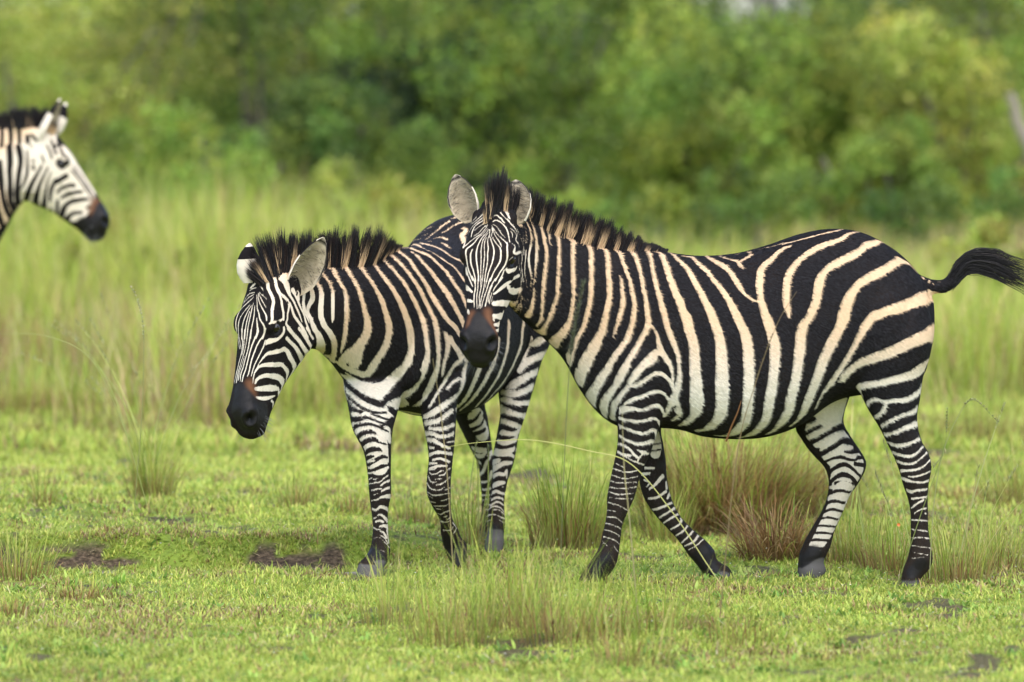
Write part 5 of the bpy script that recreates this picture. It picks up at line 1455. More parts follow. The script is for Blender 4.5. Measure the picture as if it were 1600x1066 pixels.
def turf():
    rng = np.random.default_rng(5)
    VV, QQ, CC, k = [], [], [], 0
    def add(n, x0, x1, y0, y1, l0, l1, w0, w1, thr, lean):
        nonlocal k
        x, y = rng.uniform(x0, x1, n), rng.uniform(y0, y1, n)
        half = (y / F * 800) + 2.1
        ok = np.abs(x) < half
        md = mud(x, y)
        dens = fbm(x * 2.2, y * 2.2, 61, 3)
        ok &= rng.uniform(0, 1, n) > md * 1.25
        ok &= rng.uniform(.0, .6, n) < dens + thr
        x, y = x[ok], y[ok]
        n = len(x)
        b = np.stack([x, y, ground_z(x, y) - .004], -1)
        tone = fbm(x * .9, y * 1.3, 71, 3)
        c = pick(rng, n, GREENS, [.30, .27, .2, .18, .05])
        fine_ = fbm(x * 6.0, y * 6.0, 73, 3)
        c = c * (0.62 + 0.60 * tone[:, None] + 0.62 * fine_[:, None])
        dry = rng.uniform(0, 1, n) < smooth(.48, .66, fbm(x * 3.0 + 9, y * 2.4, 77, 3)) * .45 + .02
        c[dry] = pick(rng, int(dry.sum()), DEAD)
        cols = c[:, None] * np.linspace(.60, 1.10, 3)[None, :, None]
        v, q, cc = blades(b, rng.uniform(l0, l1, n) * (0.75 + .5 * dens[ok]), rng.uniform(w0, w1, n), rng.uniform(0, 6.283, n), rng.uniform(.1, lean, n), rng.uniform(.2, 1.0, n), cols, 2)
        VV.append(v); QQ.append(q + k); CC.append(cc); k += len(v)
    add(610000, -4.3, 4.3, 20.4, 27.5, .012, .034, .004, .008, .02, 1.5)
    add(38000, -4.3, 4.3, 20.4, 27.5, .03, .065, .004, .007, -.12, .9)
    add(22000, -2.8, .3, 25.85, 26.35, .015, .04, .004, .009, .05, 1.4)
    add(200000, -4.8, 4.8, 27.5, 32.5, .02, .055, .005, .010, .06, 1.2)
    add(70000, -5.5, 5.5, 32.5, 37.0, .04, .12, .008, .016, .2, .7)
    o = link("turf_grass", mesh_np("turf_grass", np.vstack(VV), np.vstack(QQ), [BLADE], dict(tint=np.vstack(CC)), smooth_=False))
    tag(o, "short bright green grass covering the ground under the zebras", "grass", kind="stuff")
turf()

def weeds():
    """low broad-leaved plants and bits of dead stalk that roughen the lawn"""
    rng = np.random.default_rng(15)
    n = 1500
    y = rng.uniform(20.6, 31, n); x = rng.uniform(-1, 1, n) * (y / F * 800 + .5)
    ok = rng.uniform(.3, .7, n) < fbm(x * 1.3, y * 1.3, 83, 3)
    x, y = x[ok], y[ok]; n = len(x)
    m = 11
    X, Y = np.repeat(x, m) + rng.normal(0, .022, n * m), np.repeat(y, m) + rng.normal(0, .022, n * m)
    b = np.stack([X, Y, ground_z(X, Y)], -1)
    c = np.repeat(pick(rng, n, [(.24, .36, .06), (.36, .44, .09), (.15, .25, .045)]), m, 0) * rng.uniform(.8, 1.2, (n * m, 1))
    V, Q, C = blades(b, rng.uniform(.02, .05, n * m), rng.uniform(.008, .015, n * m), rng.uniform(0, 6.283, n * m), rng.uniform(.3, 1.1, n * m), rng.uniform(.3, 1.0, n * m), np.repeat(c[:, None], 4, 1), 3)
    k = 5000
    y = rng.uniform(20.6, 30, k); x = rng.uniform(-1, 1, k) * (y / F * 800 + .5)
    b = np.stack([x, y, ground_z(x, y) + .008], -1)
    v, q, cc = blades(b, rng.uniform(.02, .08, k), rng.uniform(.003, .006, k), rng.uniform(0, 6.283, k), rng.uniform(1.2, 1.5, k), rng.uniform(-.2, .3, k), np.repeat(pick(rng, k, DEAD + [(.55, .46, .28)])[:, None], 3, 1), 2)
    o = link("ground_weeds", mesh_np("ground_weeds", np.vstack([V, v]), np.vstack([Q, q + len(V)]), [BLADE], dict(tint=np.vstack([C, cc])), smooth_=False))
    tag(o, "low broad leaved weeds and dead stalks among the short grass", "weeds", kind="stuff")
weeds()

def tall_field():
    rng = np.random.default_rng(8)
    VV, QQ, CC, k = [], [], [], 0
    for (n, y0, y1, l0, l1, w0, w1) in [(34000, 33.6, 40, .20, .72, .005, .012), (44000, 40, 48, .25, .68, .007, .016), (42000, 48, 62, .18, .50, .010, .022), (20000, 62, 95, .2, .5, .02, .045)]:
        y = rng.uniform(y0, y1, n)
        half = y / F * 800 + 2.6
        x = rng.uniform(-1, 1, n) * half
        cl = fbm(x * .75, y * .30, 91, 4)
        ok = rng.uniform(0, 1, n) < smooth(.34, .60, cl + .08) * (smooth(34.3, 37.5, y + 5.0 * (fbm(x * .5 + 3, y * .2, 93, 2) - .5)) if y0 < 36 else 1.0)
        x, y, cl = x[ok], y[ok], cl[ok]; n = len(x)
        b = np.stack([x, y, ground_z(x, y) - .01], -1)
        tone = fbm(x * .35, y * .2, 97, 3)
        c = pick(rng, n, TALL, [.3, .28, .18, .14, .10])
        dry = rng.uniform(0, 1, n) < smooth(.44, .64, tone) * .65 + .08
        c[dry] = pick(rng, int(dry.sum()), DEAD, [.4, .2, .35, .05])
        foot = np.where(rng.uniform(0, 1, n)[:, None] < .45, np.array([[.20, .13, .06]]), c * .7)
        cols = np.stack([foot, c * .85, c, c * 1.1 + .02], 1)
        v, q, cc = blades(b, rng.uniform(l0, l1, n) * (.25 + 1.5 * cl) * (1 + .85 * smooth(900, 450, 800 + x * F / y) * smooth(40, 46, y)), rng.uniform(w0, w1, n), rng.uniform(0, 6.283, n), rng.uniform(.02, .35, n), rng.uniform(.1, .9, n), cols, 3)
        VV.append(v); QQ.append(q + k); CC.append(cc); k += len(v)
    o = link("tall_grass", mesh_np("tall_grass", np.vstack(VV), np.vstack(QQ), [BLADE], dict(tint=np.vstack(CC)), smooth_=False))
    tag(o, "tall yellow green meadow grass behind the zebras", "grass", kind="stuff")
tall_field()

def on_ground(px, py):
    """ground point seen at a pixel of the photograph"""
    d = ray(px, py)
    Y = CAM_Z / -(d[2] / d[1])
    for _ in range(8):
        p = P(px, py, Y)
        Y += (p[2] - float(ground_z(p[0], p[1]))) * 8.0
    p = P(px, py, Y)
    return np.array([p[0], p[1], float(ground_z(p[0], p[1]))])

def tuft(px, py, r, h, n, label, green=.6, lean=.45, droop=.8, stems=0, stem_h=0.0, seed=0, wide=.0045, dead_h=.6, group=None, fan=0.0):
    rng = np.random.default_rng(1000 + seed)
    o = on_ground(px, py)
    ang = rng.uniform(0, 6.283, n); rr = r * np.sqrt(rng.uniform(0, 1, n))
    x, y = o[0] + rr * np.cos(ang), o[1] + rr * np.sin(ang)
    b = np.stack([x, y, ground_z(x, y) - .01], -1)
    isg = rng.uniform(0, 1, n) < green
    c = pick(rng, n, [(.30, .38, .05), (.40, .42, .08), (.48, .43, .13), (.20, .28, .04)])
    d = pick(rng, n, DEAD, [.3, .35, .1, .25]) * np.array([.88, .80, .68])
    c = np.where(isg[:, None], c, d)
    L = h * rng.uniform(.45, 1.0, n) * np.where(isg, 1, dead_h)
    foot = np.where(rng.uniform(0, 1, n)[:, None] < .6, pick(rng, n, [(.20, .12, .055), (.30, .19, .09)]), c * .5)
    cols = np.stack([foot, foot * .4 + c * .6, c, c, c * 1.12], 1)
    az = ang + rng.normal(0, .6, n)
    v, q, cc = blades(b, L, rng.uniform(.5, 1.0, n) * wide, az, rng.uniform(0, lean, n) * (rr / r * .8 + .3), rng.uniform(.1, droop, n) + np.where(isg, 0, .25), cols, 4)
    V, Q, C, k = [v], [q], [cc], len(v)
    if stems:
        s = stems
        b2 = o + np.stack([rng.normal(0, r * .4, s), rng.normal(0, r * .4, s), np.zeros(s)], -1)
        c = pick(rng, s, [(.42, .48, .12), (.50, .48, .18)])
        cols = np.repeat(c[:, None], 7, 1)
        v, q, cc = blades(b2, stem_h * rng.uniform(.6, 1, s), np.full(s, .0075), rng.uniform(0, 6.283, s) if not fan else rng.choice([0, math.pi], s) + rng.normal(0, .4, s), rng.uniform(.02, .14 + fan, s), rng.uniform(.1, .7 + fan, s), cols, 6)
        V.append(v); Q.append(q + k); C.append(cc); k += len(v)
        # seed heads: small spikelets along the last part of each stem
        vs = v.reshape(s, 7, 2, 3).mean(2)
        p0, p1 = vs[:, 5], vs[:, 6]
        m = 26
        tt = rng.uniform(.0, 1.0, (s, m))
        sp = (p0[:, None] * (1 - tt[..., None]) + p1[:, None] * tt[..., None]).reshape(-1, 3)
        nn = len(sp)
        v, q, cc = blades(sp, rng.uniform(.012, .026, nn), np.full(nn, .004), rng.uniform(0, 6.283, nn), rng.uniform(.1, .7, nn), rng.uniform(0, .5, nn), np.repeat(pick(rng, nn, [(.40, .38, .18), (.30, .30, .12)])[:, None], 3, 1), 2)
        V.append(v); Q.append(q + k); C.append(cc)
    V = np.vstack(V) - o
    ob = link("grass_tuft", mesh_np("grass_tuft", V, np.vstack(Q), [BLADE], dict(tint=np.vstack(C)), smooth_=False))
    ob.location = o
    return tag(ob, label, "grass tuft", group or "tufts of long grass on the lawn")
TUFTS = [
 # px py radius height blades label ...
 (238, 782, .10, .42, 260, "tall tuft with long feathery seed stems left of the grazing zebras", dict(green=.78, stems=18, stem_h=1.0, fan=.35)),
 (465, 795, .085, .22, 150, "short dry tipped tuft below the lowered head of the zebra", dict(green=.62)),
 (548, 805, .085, .20, 120, "brown thin tuft just left of the straight foreleg of the approaching zebra", dict(green=.35)),
 (68, 790, .06, .26, 90, "slender pale tuft at the left, beside the tall feathery tuft", dict(green=.55)),
 (30, 905, .13, .26, 230, "wide green and brown tuft at the left edge below the bank", dict(green=.6)),
 (132, 935, .11, .14, 170, "low reddish brown tuft on the lawn right of the left edge", dict(green=.25, lean=.9)),
 (15, 965, .08, .17, 110, "small brown tuft in the lower left corner", dict(green=.3)),
 (888, 855, .16, .50, 420, "upright tussock with a brown foot between the two zebras", dict(green=.58, lean=.35, droop=.9, wide=.006)),
 (940, 850, .09, .30, 140, "thin green tuft right of the upright tussock between the zebras", dict(green=.8)),
 (1125, 822, .30, .60, 1900, "broad shaggy tussock of dry grass under the belly of the nearest zebra", dict(green=.40, lean=.75, droop=1.5, wide=.006, dead_h=.95)),
 (1215, 815, .22, .48, 800, "green and brown tussock between the shaggy tussock and the hock of the lifted leg", dict(green=.5, lean=.7, droop=1.4, wide=.006, dead_h=.9)),
 (1062, 832, .14, .40, 420, "brown tussock touching the trailing foreleg of the nearest zebra", dict(green=.35, lean=.6, droop=1.3, wide=.006, dead_h=.9)),
 (1212, 872, .15, .34, 620, "dark brown matted clump in front of the shaggy tussock", dict(green=.10, lean=1.1, droop=1.6, wide=.006, dead_h=1.0)),
 (1040, 850, .11, .34, 170, "loose green tuft between the forelegs of the nearest zebra", dict(green=.75)),
 (1330, 880, .16, .32, 300, "feathery green tuft between the hind legs of the nearest zebra", dict(green=.7, stems=4, stem_h=.5)),
 (1395, 895, .14, .34, 260, "reddish stemmed tuft in front of the rear hind leg", dict(green=.5, stems=6, stem_h=.55)),
 (1490, 910, .16, .36, 280, "feathery tuft with drooping pale stems behind the hind hoof", dict(green=.65, stems=8, stem_h=.75, fan=.3)),
 (1560, 890, .14, .30, 220, "pale green tuft at the right edge beside the zebra", dict(green=.7, stems=3, stem_h=.6)),
 (1490, 780, .14, .16, 220, "dark brown low clump on the grass right of the hind legs", dict(green=.15, lean=1.0)),
 (1590, 790, .16, .40, 240, "blurred tuft at the right edge beyond the hind legs", dict(green=.6)),
 (1310, 800, .14, .50, 230, "tall thin tuft seen between the hind legs", dict(green=.7, stems=5, stem_h=.8)),
 (655, 815, .10, .22, 130, "small olive tuft between the forelegs of the approaching zebra", dict(green=.6)),
 (735, 850, .09, .36, 110, "thin yellow stemmed tuft by the lifted foreleg of the approaching zebra", dict(green=.65, stems=3, stem_h=.5)),
 (330, 660, .26, .32, 260, "blurred brown tuft at the foot of the tall grass on the left", dict(green=.3)),
 (870, 700, .14, .60, 180, "tall pale tuft behind the approaching zebra", dict(green=.8, stems=4, stem_h=.9)),
 (25, 655, .30, .42, 330, "brown footed clump at the left edge where the tall meadow begins", dict(green=.35)),
 (110, 648, .34, .40, 360, "second brown footed clump from the left where the tall meadow begins", dict(green=.40)),
 (195, 652, .26, .34, 260, "brown footed clump behind the tall feathery tuft on the left", dict(green=.35)),
 (420, 640, .30, .30, 240, "low brown clump behind the chin of the lowered head", dict(green=.45)),
 (620, 690, .22, .26, 200, "olive clump seen between the forelegs of the approaching zebra, far back", dict(green=.6)),
 (1535, 690, .34, .50, 320, "tall yellow green clump at the right, beyond the rear hind leg", dict(green=.7)),
 # nearer than the focus
 (610, 975, 0.150, 0.33, 131, "blurred green tuft in the foreground left of the middle", dict(green=.8)),
 (700, 1010, 0.180, 0.43, 193, "blurred tall tuft in the foreground below the lifted hoof", dict(green=.75)),
 (800, 985, 0.180, 0.50, 211, "tallest blurred tuft in the foreground, in front of the gap between the zebras", dict(green=.75)),
 (870, 1005, 0.165, 0.43, 184, "blurred tuft with reddish stems in the foreground left of the front hoof", dict(green=.5)),
 (940, 995, 0.150, 0.33, 131, "blurred low tuft in the foreground under the front hoof", dict(green=.7)),
 (1030, 985, 0.150, 0.30, 123, "blurred tuft in the foreground below the trailing front hoof", dict(green=.75)),
 (985, 1040, 0.150, 0.28, 123, "blurred yellow tuft at the bottom edge, middle of the picture", dict(green=.6)),
 (1150, 1005, 0.135, 0.28, 96, "faint blurred tuft in the foreground under the belly", dict(green=.6)),
 (925, 985, 0.040, 0.07, 192, "small round brown clump in the foreground right of the tall tufts", dict(green=.0, lean=1.4, droop=1.6)),
 (1285, 1030, 0.050, 0.06, 224, "pale brown withered clump in the lower right foreground", dict(green=.0, lean=1.4, droop=1.6)),
 (1338, 1062, 0.050, 0.06, 192, "dark withered clump at the bottom edge on the right", dict(green=.0, lean=1.4, droop=1.6)),
]
for i, (px, py, r, h, n, lab, kw) in enumerate(TUFTS):
    tuft(px, py, r, h, n, lab, seed=i, **kw)

# long single stalks that cross in front of the animals
def stalk(name, pts, Yd, width, colr, label, head=None, seed=0, cat="grass stalk", hl=.02, hn=40):
    rng = np.random.default_rng(400 + seed)
    D = catmull(np.array([(x, y, 0) for x, y in pts], float), 6.0)
    p = np.array([P(x, y, Yd + 0.0) for x, y, _ in D])
    n = len(p)
    tang = np.gradient(p, axis=0); tang /= np.linalg.norm(tang, axis=1, keepdims=True)
    sd = np.cross(tang, [0, -1, 0]); sd /= np.linalg.norm(sd, axis=1, keepdims=True) + 1e-9
    wd = 1.45 * width * np.interp(np.linspace(0, 1, n), [0, .7, 1], [1, .8, .3])[:, None]
    V = []
    for k in range(3):
        a = k * 2.094
        V.append(p + (sd * math.cos(a) + np.array([0, 1, 0]) * math.sin(a)) * wd * .5)
    V = np.stack(V, 1).reshape(-1, 3)
    i = np.arange(n - 1)[:, None] * 3; j = np.arange(3)[None]
    q = np.stack([i + j, i + (j + 1) % 3, i + 3 + (j + 1) % 3, i + 3 + j], -1).reshape(-1, 4)
    C = np.tile(np.append(np.array(colr), 1.0), (len(V), 1))
    if head:
        a0, a1 = int(head[0] * (n - 1)), int(head[1] * (n - 1))
        m = hn * 6
        ii = rng.integers(min(a0, a1), max(a0, a1) + 1, m)
        az = rng.uniform(0, 6.283, m)
        v2, q2, c2 = blades(p[ii], rng.uniform(.5, 1, m) * hl, np.full(m, .0036), az, rng.uniform(.3, 1.0, m), rng.uniform(0, .5, m), np.repeat(pick(rng, m, [head[2]], var=.35)[:, None], 3, 1), 2)
        q = np.vstack([q, q2 + len(V)]); V = np.vstack([V, v2]); C = np.vstack([C, c2])
    o = p[0]
    ob = link(name, mesh_np(name, V - o, q, [BLADE], dict(tint=C)))
    ob.location = o
    return tag(ob, label, cat, "single stalks standing in front of the zebras")
gz = lambda px, Y: proj(np.array([[ (px - 800) / F * Y, Y, float(ground_z((px - 800) / F * Y, Y))]]))[1][0]
stalk("grass_stalk", [(872, 1010), (880, 760), (888, 600), (897, 520), (912, 445)], 23.4, .003, (.16, .17, .08), "stalk with a dark feathery seed head crossing the chest of the nearest zebra", (.80, 1.0, (.12, .12, .07)), 1, hl=.030, hn=60)
stalk("grass_stalk", [(1120, 1010), (1150, 720), (1180, 600), (1215, 505), (1245, 455)], 23.5, .004, (.28, .20, .10), "brown slanting stalk crossing the flank of the nearest zebra", (.72, .86, (.24, .17, .09)), 2, hl=.012, hn=20)
stalk("grass_stalk", [(1134, 690), (1142, 668), (1152, 645), (1158, 626)], 24.75, .007, (.22, .10, .035), "short rust orange blade crossing the belly of the nearest zebra", None, 3)
stalk("grass_stalk", [(1165, 970), (1110, 890), (1050, 800), (985, 725), (920, 705), (830, 688), (745, 692), (690, 700)], 24.3, .0042, (.50, .48, .16), "long pale arching stalk sweeping across both zebras' legs", None, 4)
stalk("grass_stalk", [(1000, 1010), (985, 830), (975, 730), (972, 640)], 23.2, .005, (.42, .36, .17), "straight blurred stalk in front of the near foreleg", None, 5)
stalk("grass_stalk", [(600, 1000), (620, 870), (640, 760), (648, 650)], 23.0, .004, (.30, .30, .10), "blurred stalk in front of the right foreleg of the approaching zebra", None, 6)
stalk("grass_stalk", [(715, 1010), (706, 860), (700, 760), (688, 640), (676, 560)], 23.6, .004, (.38, .30, .14), "reddish stalk in front of the lifted foreleg", None, 7)
stalk("grass_stalk", [(1452, 905), (1458, 800), (1470, 720), (1492, 660), (1520, 625), (1560, 660)], 24.6, .0032, (.36, .36, .16), "thin drooping stalk right of the hind legs", (.8, 1.0, (.34, .33, .16)), 8, hl=.012)
stalk("grass_stalk", [(1400, 920), (1440, 800), (1475, 700), (1480, 640)], 24.4, .0032, (.26, .30, .09), "thin upright green stalk beside the rear hind leg", (.88, 1.0, (.34, .33, .14)), 9, hl=.012)
stalk("grass_stalk", [(210, 790), (222, 640), (224, 520), (215, 470), (205, 450)], 26.1, .003, (.34, .36, .14), "tall stalk with a pale seed head rising from the feathery tuft on the left", (.75, 1.0, (.50, .48, .28)), 10, hl=.014)
stalk("grass_stalk", [(230, 790), (190, 660), (140, 560), (70, 525), (0, 522)], 26.1, .003, (.38, .40, .14), "stalk arching far to the left from the feathery tuft", None, 11)

# small white and orange flowers in the lawn
def flowers():
    rng = np.random.default_rng(77)
    m, t, b = new_mat("petal")
    t.links.new(attr(t, "tint").outputs["Color"], b.inputs["Base Color"])
    V, Q, C, k = [], [], [], 0
    n = 420
    y = rng.uniform(21, 34, n); x = rng.uniform(-1, 1, n) * (y / F * 800 + .5)
    for xx, yy in zip(x, y):
        z = float(ground_z(xx, yy)) + rng.uniform(.025, .06)
        r = rng.uniform(.003, .006)
        for a in range(5):
            an = a * 1.2566 + rng.uniform(0, .3)
            p = np.array([xx, yy, z])
            u = np.array([math.cos(an), math.sin(an), .3]) * r; s_ = np.array([-math.sin(an), math.cos(an), 0]) * r * .4
            V.append(np.stack([p, p + u * .6 - s_, p + u, p + u * .6 + s_])); Q.append(np.arange(4)[None] + k); k += 4
        C.append(np.tile([.80, .80, .74, 1], (20, 1)))
    o = link("wild_flowers", mesh_np("wild_flowers", np.vstack(V), np.vstack(Q), [m], dict(tint=np.vstack(C)), smooth_=False))
    tag(o, "tiny white flowers scattered over the lawn", "flowers", kind="stuff")
    p = P(1404, 820, 25.0)
    V, Q = [], []
    for a in range(8):
        an = a * math.pi / 4
        u = np.array([math.cos(an), -.4, math.sin(an)]) * .0075; s_ = np.array([-math.sin(an), 0, math.cos(an)]) * .003
        V.append(np.stack([p * 0, u * .6 - s_, u, u * .6 + s_])); Q.append(np.arange(4)[None] + 4 * a)
    L = p[2] - float(ground_z(p[0], p[1])) + .01
    v, q, c = blades(np.array([[0, .004, -L]]), np.array([L]), np.array([.003]), np.array([0.]), np.array([0.]), np.array([0.02]), np.full((1, 4, 3), .2), 3)
    o = link("orange_flower", mesh_np("orange_flower", np.vstack(V + [v]), np.vstack(Q + [q + 32]), [m], dict(tint=np.vstack([np.tile([.60, .16, .03, 1], (32, 1)), np.tile([.12, .18, .03, 1], (len(v), 1))])), smooth_=False))
    o.location = p
    tag(o, "single orange flower in the grass beside the rear hind leg", "flower")
flowers()
# ------------------------------------------------------------------ bushes and trees behind the meadow
def make_bark():
    m, t, b = new_mat("bark")
    tc = node(t, "ShaderNodeTexCoord").outputs["Object"]
    c = ramp(t, noise_n(t, 7.0, 4.0, tc), [(.3, (.05, .04, .03)), (.6, (.13, .11, .085)), (.85, (.25, .22, .18))])
    t.links.new(c, b.inputs["Base Color"]); b.inputs["Roughness"].default_value = .9
    return m
BARK = make_bark()
PALE = new_mat("pale_wood")[0]
PALE.node_tree.nodes["Principled BSDF"].inputs["Base Color"].default_value = (.24, .20, .145, 1)
PALE.node_tree.nodes["Principled BSDF"].inputs["Roughness"].default_value = .85

def tube(path, rad, ring=8):
    path = np.asarray(path, float); n = len(path)
    tg = np.gradient(path, axis=0); tg /= np.linalg.norm(tg, axis=1, keepdims=True) + 1e-9
    s1 = np.cross(tg, [0.3, 1, 0.1]); s1 /= np.linalg.norm(s1, axis=1, keepdims=True) + 1e-9
    s2 = np.cross(tg, s1)
    a = np.linspace(0, 2 * math.pi, ring, endpoint=False)
    V = path[:, None] + (s1[:, None] * np.cos(a)[None, :, None] + s2[:, None] * np.sin(a)[None, :, None]) * np.asarray(rad)[:, None, None]
    i = np.arange(n - 1)[:, None] * ring; j = np.arange(ring)[None]
    q = np.stack([i + j, i + (j + 1) % ring, i + ring + (j + 1) % ring, i + ring + j], -1).reshape(-1, 4)
    return V.reshape(-1, 3), q

def leaves(cen, size, rng, col_):
    n = len(cen)
    d = rng.normal(size=(n, 3)); d[:, 2] -= .25; d /= np.linalg.norm(d, axis=1, keepdims=True)
    r = rng.normal(size=(n, 3)); s = np.cross(d, r); s /= np.linalg.norm(s, axis=1, keepdims=True) + 1e-9
    L = size[:, None]
    V = np.stack([cen, cen + d * L * .5 + s * L * .26, cen + d * L, cen + d * L * .5 - s * L * .26], 1).reshape(-1, 3)
    q = np.arange(n * 4).reshape(-1, 4)
    C = np.repeat(col_, 4, 0)
    return V, q, np.column_stack([C, np.ones(len(C))])

PALS = dict(shade=[(0.021, 0.044, 0.012), (0.032, 0.060, 0.015), (0.014, 0.032, 0.009)], dark=[(0.041, 0.083, 0.020), (0.058, 0.107, 0.025), (0.027, 0.058, 0.016)], mid=[(0.108, 0.171, 0.029), (0.150, 0.217, 0.034), (0.080, 0.135, 0.024)],  # shade: darkened leaf colours that paint in the shadowed hollows of the thicket
            light=[(0.193, 0.269, 0.037), (0.258, 0.311, 0.045), (0.139, 0.207, 0.030)], yellow=[(0.312, 0.352, 0.051), (0.258, 0.311, 0.043), (0.388, 0.383, 0.086)])

def bush(name, px, Y, width, height, pal, label, cat, n=5200, leaf=.11, seed=0, base=0.0, trunk=.05, dens=1.0, group="bushes and trees behind the meadow"):
    rng = np.random.default_rng(3000 + seed)
    x = (px - 800) / F * Y
    o = np.array([x, Y, float(ground_z(x, Y))])
    root = empty(name, o)
    tag(root, label, cat, group)
    # limbs
    V, Q, k = [], [], 0
    tips = []
    for i in range(7):
        a = rng.uniform(0, 6.283); ln = rng.uniform(.55, .9)
        tt = np.linspace(0, 1, 7)
        ex = np.array([math.cos(a) * width * .42 * rng.uniform(.2, 1), math.sin(a) * width * .42 * rng.uniform(.2, 1), height * ln])
        path = np.array([0, 0, -.05]) + tt[:, None] * ex + np.stack([np.sin(tt * 3 + i) * .08 * width * tt, np.cos(tt * 4 + i) * .06 * width * tt, 0 * tt], -1)
        v, q = tube(path, trunk * (1 - .8 * tt), 7)
        V.append(v); Q.append(q + k); k += len(v)
        tips += [path[3], path[4], path[5], path[6]]
    tk = link("trunk", mesh_np("trunk", np.vstack(V), np.vstack(Q), [BARK])); tk.parent = root
    # clumps of leaves through the crown
    m = int(46 * dens)
    cs, rs = [], []
    for i in range(m):
        if i < len(tips) and rng.uniform() < .8:
            c = tips[i] + rng.normal(0, .12 * width, 3) * [1, 1, .6]
        else:
            a = rng.uniform(0, 6.283); r = math.sqrt(rng.uniform(0, 1)); hz = rng.uniform(base, 1)
            env = (1 - .55 * abs(hz - .45) ** 1.5 * 2) * rng.uniform(.75, 1.12)
            c = np.array([math.cos(a) * r * width / 2 * env, math.sin(a) * r * width / 2 * env, height * hz])
        cs.append(c); rs.append(rng.uniform(.09, .22) * min(width, height))
    cs, rs = np.array(cs), np.array(rs)
    cs[:, 2] = np.maximum(cs[:, 2], rs * .3)
    w_ = rs ** 2; w_ /= w_.sum()
    idx = rng.choice(m, n, p=w_)
    d = rng.normal(size=(n, 3)); d /= np.linalg.norm(d, axis=1, keepdims=True)
    rad = rs[idx] * rng.uniform(.25, 1, n) ** .5 * rng.uniform(.7, 1.2, n)
    cen = cs[idx] + d * rad[:, None] * [1, 1, .8]
    cen[:, 2] = np.abs(cen[:, 2])
    tone = rng.uniform(.45, 1.40, m)  # random per clump; the dark ones put shaded hollows into the leaf colour
    hue = rng.uniform(.85, 1.2, m)
    c = pick(rng, n, PALS[pal]) * tone[idx][:, None]
    c[:, 0] *= hue[idx]
    v, q, cc = leaves(cen, rng.uniform(.55, 1.2, n) * leaf, rng, c)
    cr = link("crown", mesh_np("crown", v, q, [LEAF], dict(tint=cc), smooth_=False)); cr.parent = root
    return root

BUSHES = [
 # px, Y, width, height, palette, label, category
 (40, 58, 2.6, 2.6, 'yellow', "bright yellow green bush at the far left edge of the thicket", "bush", .10),
 (175, 66, 3.0, 3.1, 'yellow', "yellowish green bush behind the ears of the leftmost zebra", "bush", .11),
 (300, 72, 2.6, 2.9, 'light', "light green bush with a dark hollow, third in the thicket from the left", "bush", .12),
 (415, 66, 3.0, 3.2, 'mid', "rounded mid green bush left of the middle of the thicket", "bush", .12),
 (255, 52, 2.2, 1.4, 'light', "low yellowish bush in the meadow in front of the left thicket", "bush", .09),
 (480, 56, 2.4, 1.6, 'mid', "low green bush in the meadow above the lowered zebra head", "bush", .10),
 (590, 64, 2.6, 2.9, 'light', "light green bush over the mane of the approaching zebra", "bush", .12),
 (640, 60, 2.0, 1.9, 'shade', "dark small bush behind the rump of the approaching zebra", "bush", .12),
 (760, 72, 2.8, 3.2, 'shade', "dark bush directly behind the ears of the nearest zebra", "bush", .13),
 (880, 60, 2.6, 2.6, 'light', "bright leafy bush over the neck of the nearest zebra", "bush", .13),
 (985, 68, 2.8, 2.7, 'mid', "mid green bush over the withers of the nearest zebra", "bush", .13),
 (1060, 57, 2.3, 1.7, 'light', "low bright bush above the back of the nearest zebra", "bush", .12),
 (1180, 66, 3.0, 2.5, 'mid', "wide green bush above the rump of the nearest zebra", "bush", .13),
 (1290, 60, 2.6, 2.3, 'light', "light green bush left of the pale broken branch", "bush", .12),
 (1400, 68, 2.6, 3.2, 'mid', "tall green bush third from the right edge", "bush", .13),
 (1480, 58, 2.4, 2.2, 'yellow', "yellow green bush above the tail of the nearest zebra", "bush", .11),
 (1590, 64, 2.8, 3.4, 'light', "light green bush at the right edge of the thicket", "bush", .12),
 (1380, 54, 1.9, 1.2, 'light', "low scrubby bush above the tail root of the nearest zebra", "bush", .10),
]
for i, (px, Y, wd, ht, pal, lab, cat, lf) in enumerate(BUSHES):
    bush("bush", px, Y, wd, ht, pal, lab, cat, n=10500, leaf=lf * .72, seed=i)
SHRUBS = [
 (50, 47, 1.5, .80, 'yellow', "low yellowish shrub in the meadow at the left edge, below the leftmost zebra's chin"),
 (215, 50, 1.6, .95, 'light', "low green shrub in the meadow right of the leftmost zebra's muzzle"),
 (300, 45, 1.2, .60, 'yellow', "small yellow shrub in the meadow left of the lowered head"),
 (345, 54, 1.8, 1.15, 'mid', "low mid green shrub in the meadow above the far ear of the approaching zebra"),
 (560, 52, 1.6, .95, 'yellow', "low yellow green shrub in the meadow over the mane of the approaching zebra"),
 (660, 57, 1.7, 1.2, 'light', "low light green shrub left of the upright ears of the nearest zebra"),
 (950, 50, 1.6, .9, 'light', "low green shrub just above the mane of the nearest zebra"),
 (1130, 52, 1.7, .9, 'mid', "low green shrub just above the dipped back of the nearest zebra"),
 (1520, 51, 1.8, .95, 'mid', "low dull green shrub in the meadow above the tail tuft"),
 (1590, 46, 1.4, .70, 'yellow', "small yellowish shrub in the meadow at the right edge"),
]
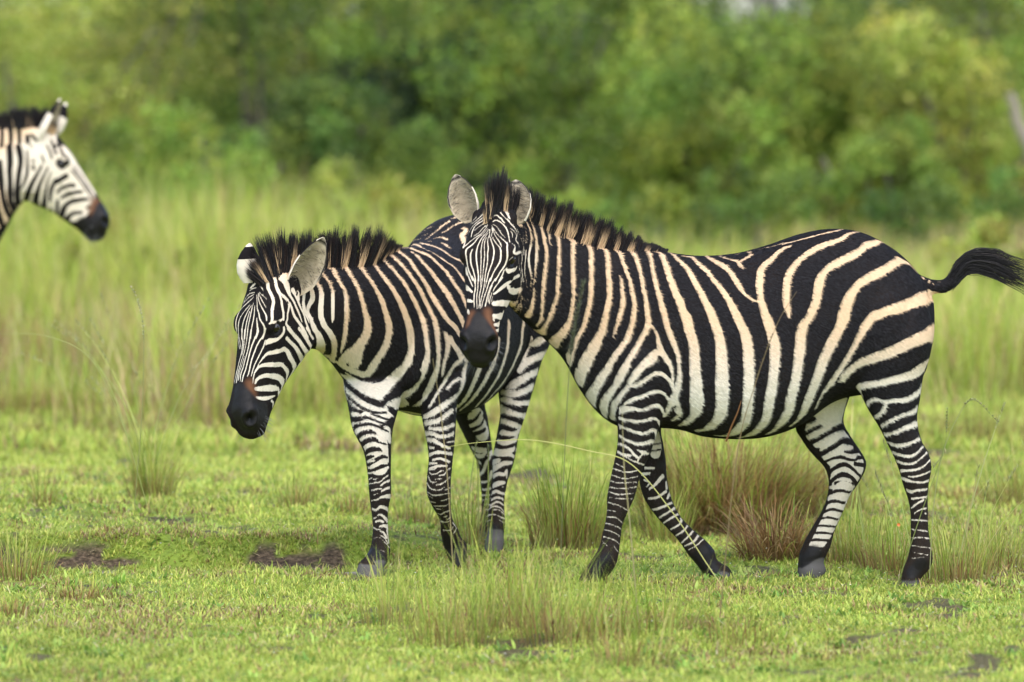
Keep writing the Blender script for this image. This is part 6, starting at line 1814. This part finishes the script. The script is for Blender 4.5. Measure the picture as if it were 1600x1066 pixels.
for i, (px, Y, wd, ht, pal, lab) in enumerate(SHRUBS):
    bush("shrub", px, Y, wd, ht, pal, lab, "shrub", n=4200, leaf=.065, seed=60 + i, trunk=.02, group="low shrubs in the meadow")
TREES = [
 (-60, 84, 5.0, 6.0, 'light', "leafy tree rising behind the far left bushes", .16),
 (160, 92, 5.5, 7.0, 'mid', "green tree behind the yellowish bush on the left", .16),
 (390, 88, 5.0, 6.4, 'mid', "broad green tree behind the left middle of the thicket", .17),
 (610, 90, 5.2, 6.6, 'mid', "green tree filling the sky over the approaching zebra", .17),
 (800, 86, 4.6, 6.2, 'dark', "dark tree behind the head of the nearest zebra", .17),
 (985, 94, 5.0, 7.0, 'shade', "dark shaded tree with bare lower trunk over the nearest zebra's back", .17),
 (1275, 90, 5.2, 6.6, 'shade', "dark tree right of the bright gap in the trees", .17),
 (1530, 86, 5.0, 6.4, 'mid', "green tree behind the right edge bushes", .17),
 (1680, 92, 5.0, 6.6, 'mid', "green tree cut off by the right edge", .17),
]
for i, (px, Y, wd, ht, pal, lab, lf) in enumerate(TREES):
    bush("tree", px, Y, wd, ht, pal, lab, "tree", n=13000, leaf=lf * .72, seed=100 + i, base=.05, trunk=.13, dens=1.3)

# bare leaning trunks in the dark gap and a broken pale branch at the right edge
def bare(name, pts, r0, r1, label, cat, mat):
    D = np.array([P(*p) for p in pts])
    D = catmull(D, .15)
    v, q = tube(D, np.linspace(r0, r1, len(D)), 9)
    o = D[0]
    ob = link(name, mesh_np(name, v - o, q, [mat])); ob.location = o
    tag(ob, label, cat)
bare("bare_trunk", [(1050, 330, 74), (1035, 180, 74), (1018, 60, 74), (1000, -40, 74)], .13, .09, "grey leaning bare trunk in the dark gap of the trees", "tree trunk", BARK)
bare("bare_trunk", [(905, 300, 76), (912, 120, 76), (908, -30, 76)], .09, .07, "thin grey upright trunk left of the leaning trunk", "tree trunk", BARK)
bare("broken_branch", [(1648, 330, 55), (1622, 262, 55), (1606, 222, 55), (1589, 190, 55), (1586, 166, 55), (1577, 146, 55)], .09, .035, "pale broken branch at the right edge", "branch", PALE)
